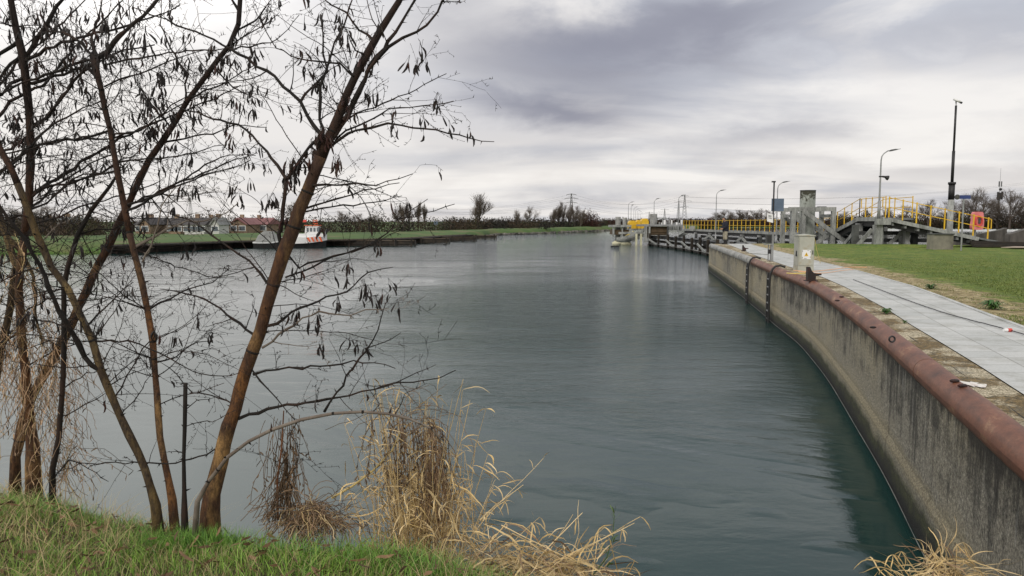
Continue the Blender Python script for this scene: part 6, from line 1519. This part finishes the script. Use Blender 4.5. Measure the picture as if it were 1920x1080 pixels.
for i, px in enumerate([1342, 1357, 1372, 1386, 1399, 1412, 1427, 1440]):
    L2.append((px, [394, 391, 393, 388, 392, 390, 389, 391][i], 430, [0, 1, 4, 0, 1, 0, 4, 1][i], '%s bare tree, counted from the left, in the distant row behind the yellow railing' % ['first', 'second', 'third', 'fourth', 'fifth', 'sixth', 'seventh', 'eighth'][i], 24))
for (px, yt, Y_, k, lb, w_) in L2: bare_tree(px, yt, Y_, k, lb, wpx=w_)
# hedges and thickets: masses of small twig faces
def thicket(name, lb, items, seed, dens=260, leaf=.34):
    rr = random.Random(seed); mb = MB(); mb.c = (1, 1, 1)
    for (x, y, z, rx, rz, c_) in items:
        for _ in range(dens):
            a_ = rr.uniform(0, 6.28); ph = rr.uniform(-.1, 1.45); q_ = rr.random() ** .4
            rad = rx * q_ * math.cos(ph * .9) * rr.uniform(.85, 1.12)
            p = Vector((x + rad * math.cos(a_), y + rad * math.sin(a_), z + rz * q_ * math.sin(max(0, ph)) * rr.uniform(.75, 1.15)))
            k_ = rr.uniform(.45, 1.5); mb.c = (c_[0] * k_, c_[1] * k_, c_[2] * k_)
            s = leaf * rr.uniform(.4, 1.3); u_ = (rvec(rr) + Vector((0, 0, .5))).normalized(); w2 = u_.cross(rvec(rr)).normalized()
            mb._add([p - u_ * s, p + w2 * s * .28, p + u_ * s, p - w2 * s * .28], [(0, 1, 2, 3)])
    o = mb.build(name, M['bush']); return tag(o, lb, 'hedge', None, 'stuff')
rr = random.Random(90)
br = (.05, .032, .018); ol = (.042, .04, .014); dk = (.018, .015, .012); rd = (.06, .022, .014); gn = (.03, .05, .012)
it = []
for k in range(95):
    px = -60 + 1090 * k / 95 + rr.uniform(-6, 6); Y_ = (118 if px < 540 else 128 + (px - 540) * .16) + rr.uniform(0, 30) + (45 if px < 520 else 0); top = 411 - rr.uniform(0, 7) + (3 if px > 820 else 0) - (2 if px < 520 else 0)
    q0 = at(px, 415, Y_); it.append((q0.x, Y_, .8, rr.uniform(2.2, 4.2), max(1.5, at(px, top, Y_).z - .8), rr.choice([br, br, dk, ol])))
thicket('far_hedge', 'long brown leafless thicket behind the left bank', it, 1, 300)
it = []
for k in range(60):
    px = 840 + 290 * k / 60 + rr.uniform(-3, 3); Y_ = 205 + max(0, px - 900) * .36 + rr.uniform(-4, 6); q0 = at(px, 415, Y_); it.append((q0.x, Y_, .8, rr.uniform(2.5, 4), max(1.5, at(px, 411 - rr.uniform(0, 4) + (2 if px > 1000 else 0), Y_).z - .8), rr.choice([dk, dk, br])))
thicket('far_hedge', 'dark thicket along the left bank below the solitary tree', it, 2, 320)
q0 = at(1104, 415, 268); thicket('far_bush', 'dark reddish brown round bush where the left bank ends', [(q0.x + dx, 268 + rr.uniform(-2, 2), .8, 2.6, hz, rd) for dx, hz in ((-2.5, 5), (0, 6.6), (2.2, 5.2), (-1, 6.2), (1.2, 6.4))], 3, 620)['category'] = 'bush'
it = []
for k in range(150):
    px = 1130 + 460 * k / 150; Y_ = 395 + (40 if px < 1300 else 0) + rr.uniform(-8, 8); q0 = at(px, 415, Y_); it.append((q0.x, Y_, .8, rr.uniform(3, 5), max(2, at(px, 413 - rr.uniform(0, 5), Y_).z - .8), rr.choice([rd, br, dk, ol])))
thicket('far_hedge', 'dark red brown hedge across the basin behind the yellow railing', it, 4, 240, .6)
it = []
for k in range(90):
    px = 1560 + 420 * k / 90; Y_ = 300 - (px - 1560) * .12 + rr.uniform(-6, 6); q0 = at(px, 415, Y_); it.append((q0.x, Y_, .8, rr.uniform(2.5, 4.5), max(2, at(px, 408 - rr.uniform(0, 9) - (4 if px > 1780 else 0), Y_).z - .8), rr.choice([br, ol, dk, br])))
thicket('far_hedge', 'brown thicket on the far bank behind the ramp', it, 5, 300, .45)
it = []
for k in range(60):
    px = -40 + 230 * k / 60; Y_ = 100 + rr.uniform(-4, 25); q0 = at(px, 415, Y_); it.append((q0.x, Y_, 1.0, rr.uniform(1.2, 2.4), rr.uniform(1.5, 3.4), rr.choice([br, ol, br])))
thicket('bank_scrub', 'olive brown scrub on the left bank behind the locusts', it, 6, 220, .25)
q0 = at(425, 415, 150); thicket('round_shrub', 'big round brown shrub between the white and red roofed houses', [(q0.x + dx, 146, .9, 3.2, 4.4, br) for dx in (-1.5, 1.5)], 7, 700, .25)['category'] = 'shrub'
# rocky shore line
rr = random.Random(12); mb = MB(); mb.c = (1, 1, 1)
for k in range(900):
    u = rr.random(); i = rr.randrange(15, 20); a, b_ = edge[i], edge[i + 1]; x = a[0] + (b_[0] - a[0]) * u; y = a[1] + (b_[1] - a[1]) * u
    k_ = rr.uniform(.05, .3); mb.c = (k_, k_ * .95, k_ * .85); s = rr.uniform(.2, .6); mb.box((x + rr.uniform(-.3, 1.2), y + rr.uniform(-.3, .6), rr.uniform(0, .4)), (s, s * .8, s * .6), rr.uniform(0, 3))
o = mb.build('shore_rocks', M['bush']); tag(o, 'line of pale and dark rocks at the foot of the far left bank', 'rocks', None, 'stuff')
# ------------------------------------------------------------------ pylons, wires, tower
def pylon(px, ytop, Y_, lb, arms=((.97, .16), (.84, .22), (.70, .19)), th=.3, w_=.16):
    q0 = at(px, 415, Y_); H = at(px, ytop, Y_).z - 1; t = empty('lattice_pylon', (q0.x, Y_, 1), lb, 'pylon', 'high voltage pylons')
    B = H * .085; mb = MB()
    def wd(u): return B * (1 - u) ** 1.2 + H * .012
    lv = [0, .12, .24, .36, .47, .57, .66, .74, .82, .9, 1]
    for a, b_ in zip(lv, lv[1:]):
        wa, wb = wd(a), wd(b_)
        for sx in (-1, 1):
            for sy in (-1, 1): mb.bar((q0.x + sx * wa, Y_ + sy * wa, 1 + H * a), (q0.x + sx * wb, Y_ + sy * wb, 1 + H * b_), th, th)
        for sy in (-1, 1):
            mb.bar((q0.x - wa, Y_ + sy * wa, 1 + H * a), (q0.x + wb, Y_ + sy * wb, 1 + H * b_), th * .6, th * .6); mb.bar((q0.x + wa, Y_ + sy * wa, 1 + H * a), (q0.x - wb, Y_ + sy * wb, 1 + H * b_), th * .6, th * .6)
    mb.build('tower', M['darkgrey'], t)
    for (u, ln) in arms:
        mb = MB(); z = 1 + H * u; l_ = ln * H
        for s in (-1, 1):
            mb.bar((q0.x, Y_, z), (q0.x + s * l_, Y_, z), th * .8, th * .8); mb.bar((q0.x, Y_, z + H * .035), (q0.x + s * l_, Y_, z), th * .6, th * .6)
            for v_ in (.5, 1): mb.bar((q0.x + s * l_ * v_, Y_, z), (q0.x + s * l_ * v_, Y_, z - H * .03), th * .6, th * .6)
        mb.build('cross_arm', M['darkgrey'], t)
    return q0.x, Y_, H, arms
p1 = pylon(1071, 363, 620, 'dark lattice pylon standing above the slim trees on the left bank')
p2 = pylon(1283, 366, 640, 'right one of the overlapping lattice pylons behind the jetty', ((.97, .14), (.80, .24), (.6, .14)), .16)
p3 = pylon(1272, 377, 700, 'left one of the overlapping lattice pylons behind the jetty', ((.95, .2), (.72, .2)), .14)
p4 = pylon(358, 370, 900, 'pale distant pylon seen between the locust branches above the houses', ((.95, .2), (.75, .26)), .2)
p5 = pylon(751, 380, 800, 'pale distant pylon beside the poplars left', ((.95, .25), (.8, .3)), .2)
p6 = pylon(1246, 391, 1200, 'small far pylon with broad arms left of the overlapping pylons', ((.93, .3), (.6, .4)), .25)
p7 = pylon(1217, 397, 1500, 'smallest far pylon near the round concrete pile', ((.93, .4), (.6, .3)), .25)
def wires(pa, pb, lb, sag, n=3, r_=.05):
    mb = MB()
    for k in range(n):
        for s in (-1, 1):
            ua, la = pa[3][min(k, len(pa[3]) - 1)]; ub, lb2 = pb[3][min(k, len(pb[3]) - 1)]
            a = Vector((pa[0] + s * la * pa[2], pa[1], 1 + pa[2] * (ua - .03))); b_ = Vector((pb[0] + s * lb2 * pb[2], pb[1], 1 + pb[2] * (ub - .03)))
            P = [a.lerp(b_, i / 16) - Vector((0, 0, sag * 4 * (i / 16) * (1 - i / 16))) for i in range(17)]; mb.tube(P, r_, 3, False)
    one('power_lines', mb, M['darkgrey'], lb, 'power lines')
wires(p1, p2, 'sagging power lines between the dark pylon and the pylons behind the jetty', 7)
wires(p5, p1, 'sagging power lines between the pale poplar pylon and the dark pylon', 8)
wires(p4, p5, 'sagging power lines between the two pale pylons on the left', 8)
pr = (at(1990, 395, 700).x, 700, 45, ((.97, .14), (.8, .24), (.6, .14))); wires(p2, pr, 'sagging power lines running right from the pylons behind the jetty', 8)
# phone tower
q0 = at(1871, 415, 380); t = empty('phone_tower', (q0.x, 380, 1), 'distant phone tower with black antennas between the bare trees at right', 'tower')
zz = lambda y_: at(1871, y_, 380).z
MB().cyl((q0.x, 380, 1), .45, zz(372) - 1, 8, .3).build('mast', M['darkgrey'], t)
MB().cyl((q0.x, 380, zz(372)), .16, zz(315) - zz(372), 6, .05).build('aerial', M['galv'], t)
for k, (dx, y0, y1) in enumerate([(-1.1, 375, 360), (1.0, 374, 359), (-.3, 376, 361), (.5, 374, 362)]): MB().box((q0.x + dx, 379.5, (zz(y0) + zz(y1)) / 2), (.7, .5, zz(y1) - zz(y0))).build('antenna_panel', M['black'], t)
for dx in (-.45, .8): MB().box((q0.x + dx, 380, zz(345)), (.35, .35, zz(340) - zz(350))).build('upper_antenna', M['darkgrey'], t)
MB().ell((q0.x + .2, 379.6, zz(355)), (.9, .4, .7), 10, 6).build('dish', M['black'], t)
# blue info sign across the river
q0 = at(817.5, 430, 190); t = empty('info_sign', (q0.x, 190, .8), 'slim pale blue sign board on the far left bank', 'sign'); MB().box((q0.x, 190, at(817, 418, 190).z), (1.0, .08, .8)).build('board', M['backplate'], t); MB().bar((q0.x, 190.1, .8), (q0.x, 190.1, at(817, 418, 190).z), .12, .12).build('post', M['galv'], t)
# water birds
def duck(px, py, lb):
    v = gp(px, py, 0); t = MB().ell((v.x, v.y, .06), (.22, .11, .1), 10, 6); t.tube([(v.x + .15, v.y, .1), (v.x + .19, v.y, .22), (v.x + .25, v.y, .24), (v.x + .32, v.y, .225)], [.045, .04, .045, .012], 6); t.cone((v.x - .18, v.y, .09), (v.x - .3, v.y, .15), .05)
    tag(t.build('duck', M['black'], None, True), lb, 'duck', 'dark ducks on the river')
duck(778, 460.5, 'dark duck swimming just right of the nearest black pier'); duck(833.5, 459.5, 'dark duck swimming in front of the second black pier')
duck(1148, 463, 'leftmost of the three dark ducks below the cream floats'); duck(1154, 463, 'middle of the three dark ducks below the cream floats'); duck(1158.5, 463, 'rightmost of the three dark ducks below the cream floats')

v = gp(1822, 722, 1.8); rr = random.Random(2); mb = MB()
out = [(v.x + (.10 + rr.uniform(-.05, .04)) * math.cos(a_), v.y + (.11 + rr.uniform(-.05, .05)) * math.sin(a_), 1.8105) for a_ in [2 * math.pi * i / 24 for i in range(24)]]
mb._add(out, [tuple(range(24))]); o = mb.build('lime_stain', nmat('lime_stain', (.55, .52, .47, 1), (.75, .73, .7, 1), 14, .9, bs=0, c3=(.4, .32, .28, 1)), q_quay)

rr = random.Random(55); mb = MB(); mb.c = (1, 1, 1)
for _ in range(900):
    x = rr.uniform(-4, .3); y = interp(crest, x) - rr.uniform(-.25, 1.3)
    if y < 2.4: continue
    k_ = rr.uniform(.5, 1.5); mb.c = (.17 * k_, .10 * k_, .05 * k_)
    ribbon(mb, curly(rr, (x, y, hb(x, y) + rr.uniform(.02, .10)), (rr.gauss(0, 1), rr.gauss(0, 1), rr.uniform(-.3, .3)), rr.uniform(.03, .09), 4, .3, 0), rr.uniform(.008, .02), rr)
tag(mb.build('dead_leaves', M['straw']), 'brown dead leaves and pods caught in the grass of the near bank', 'leaves', None, 'stuff')
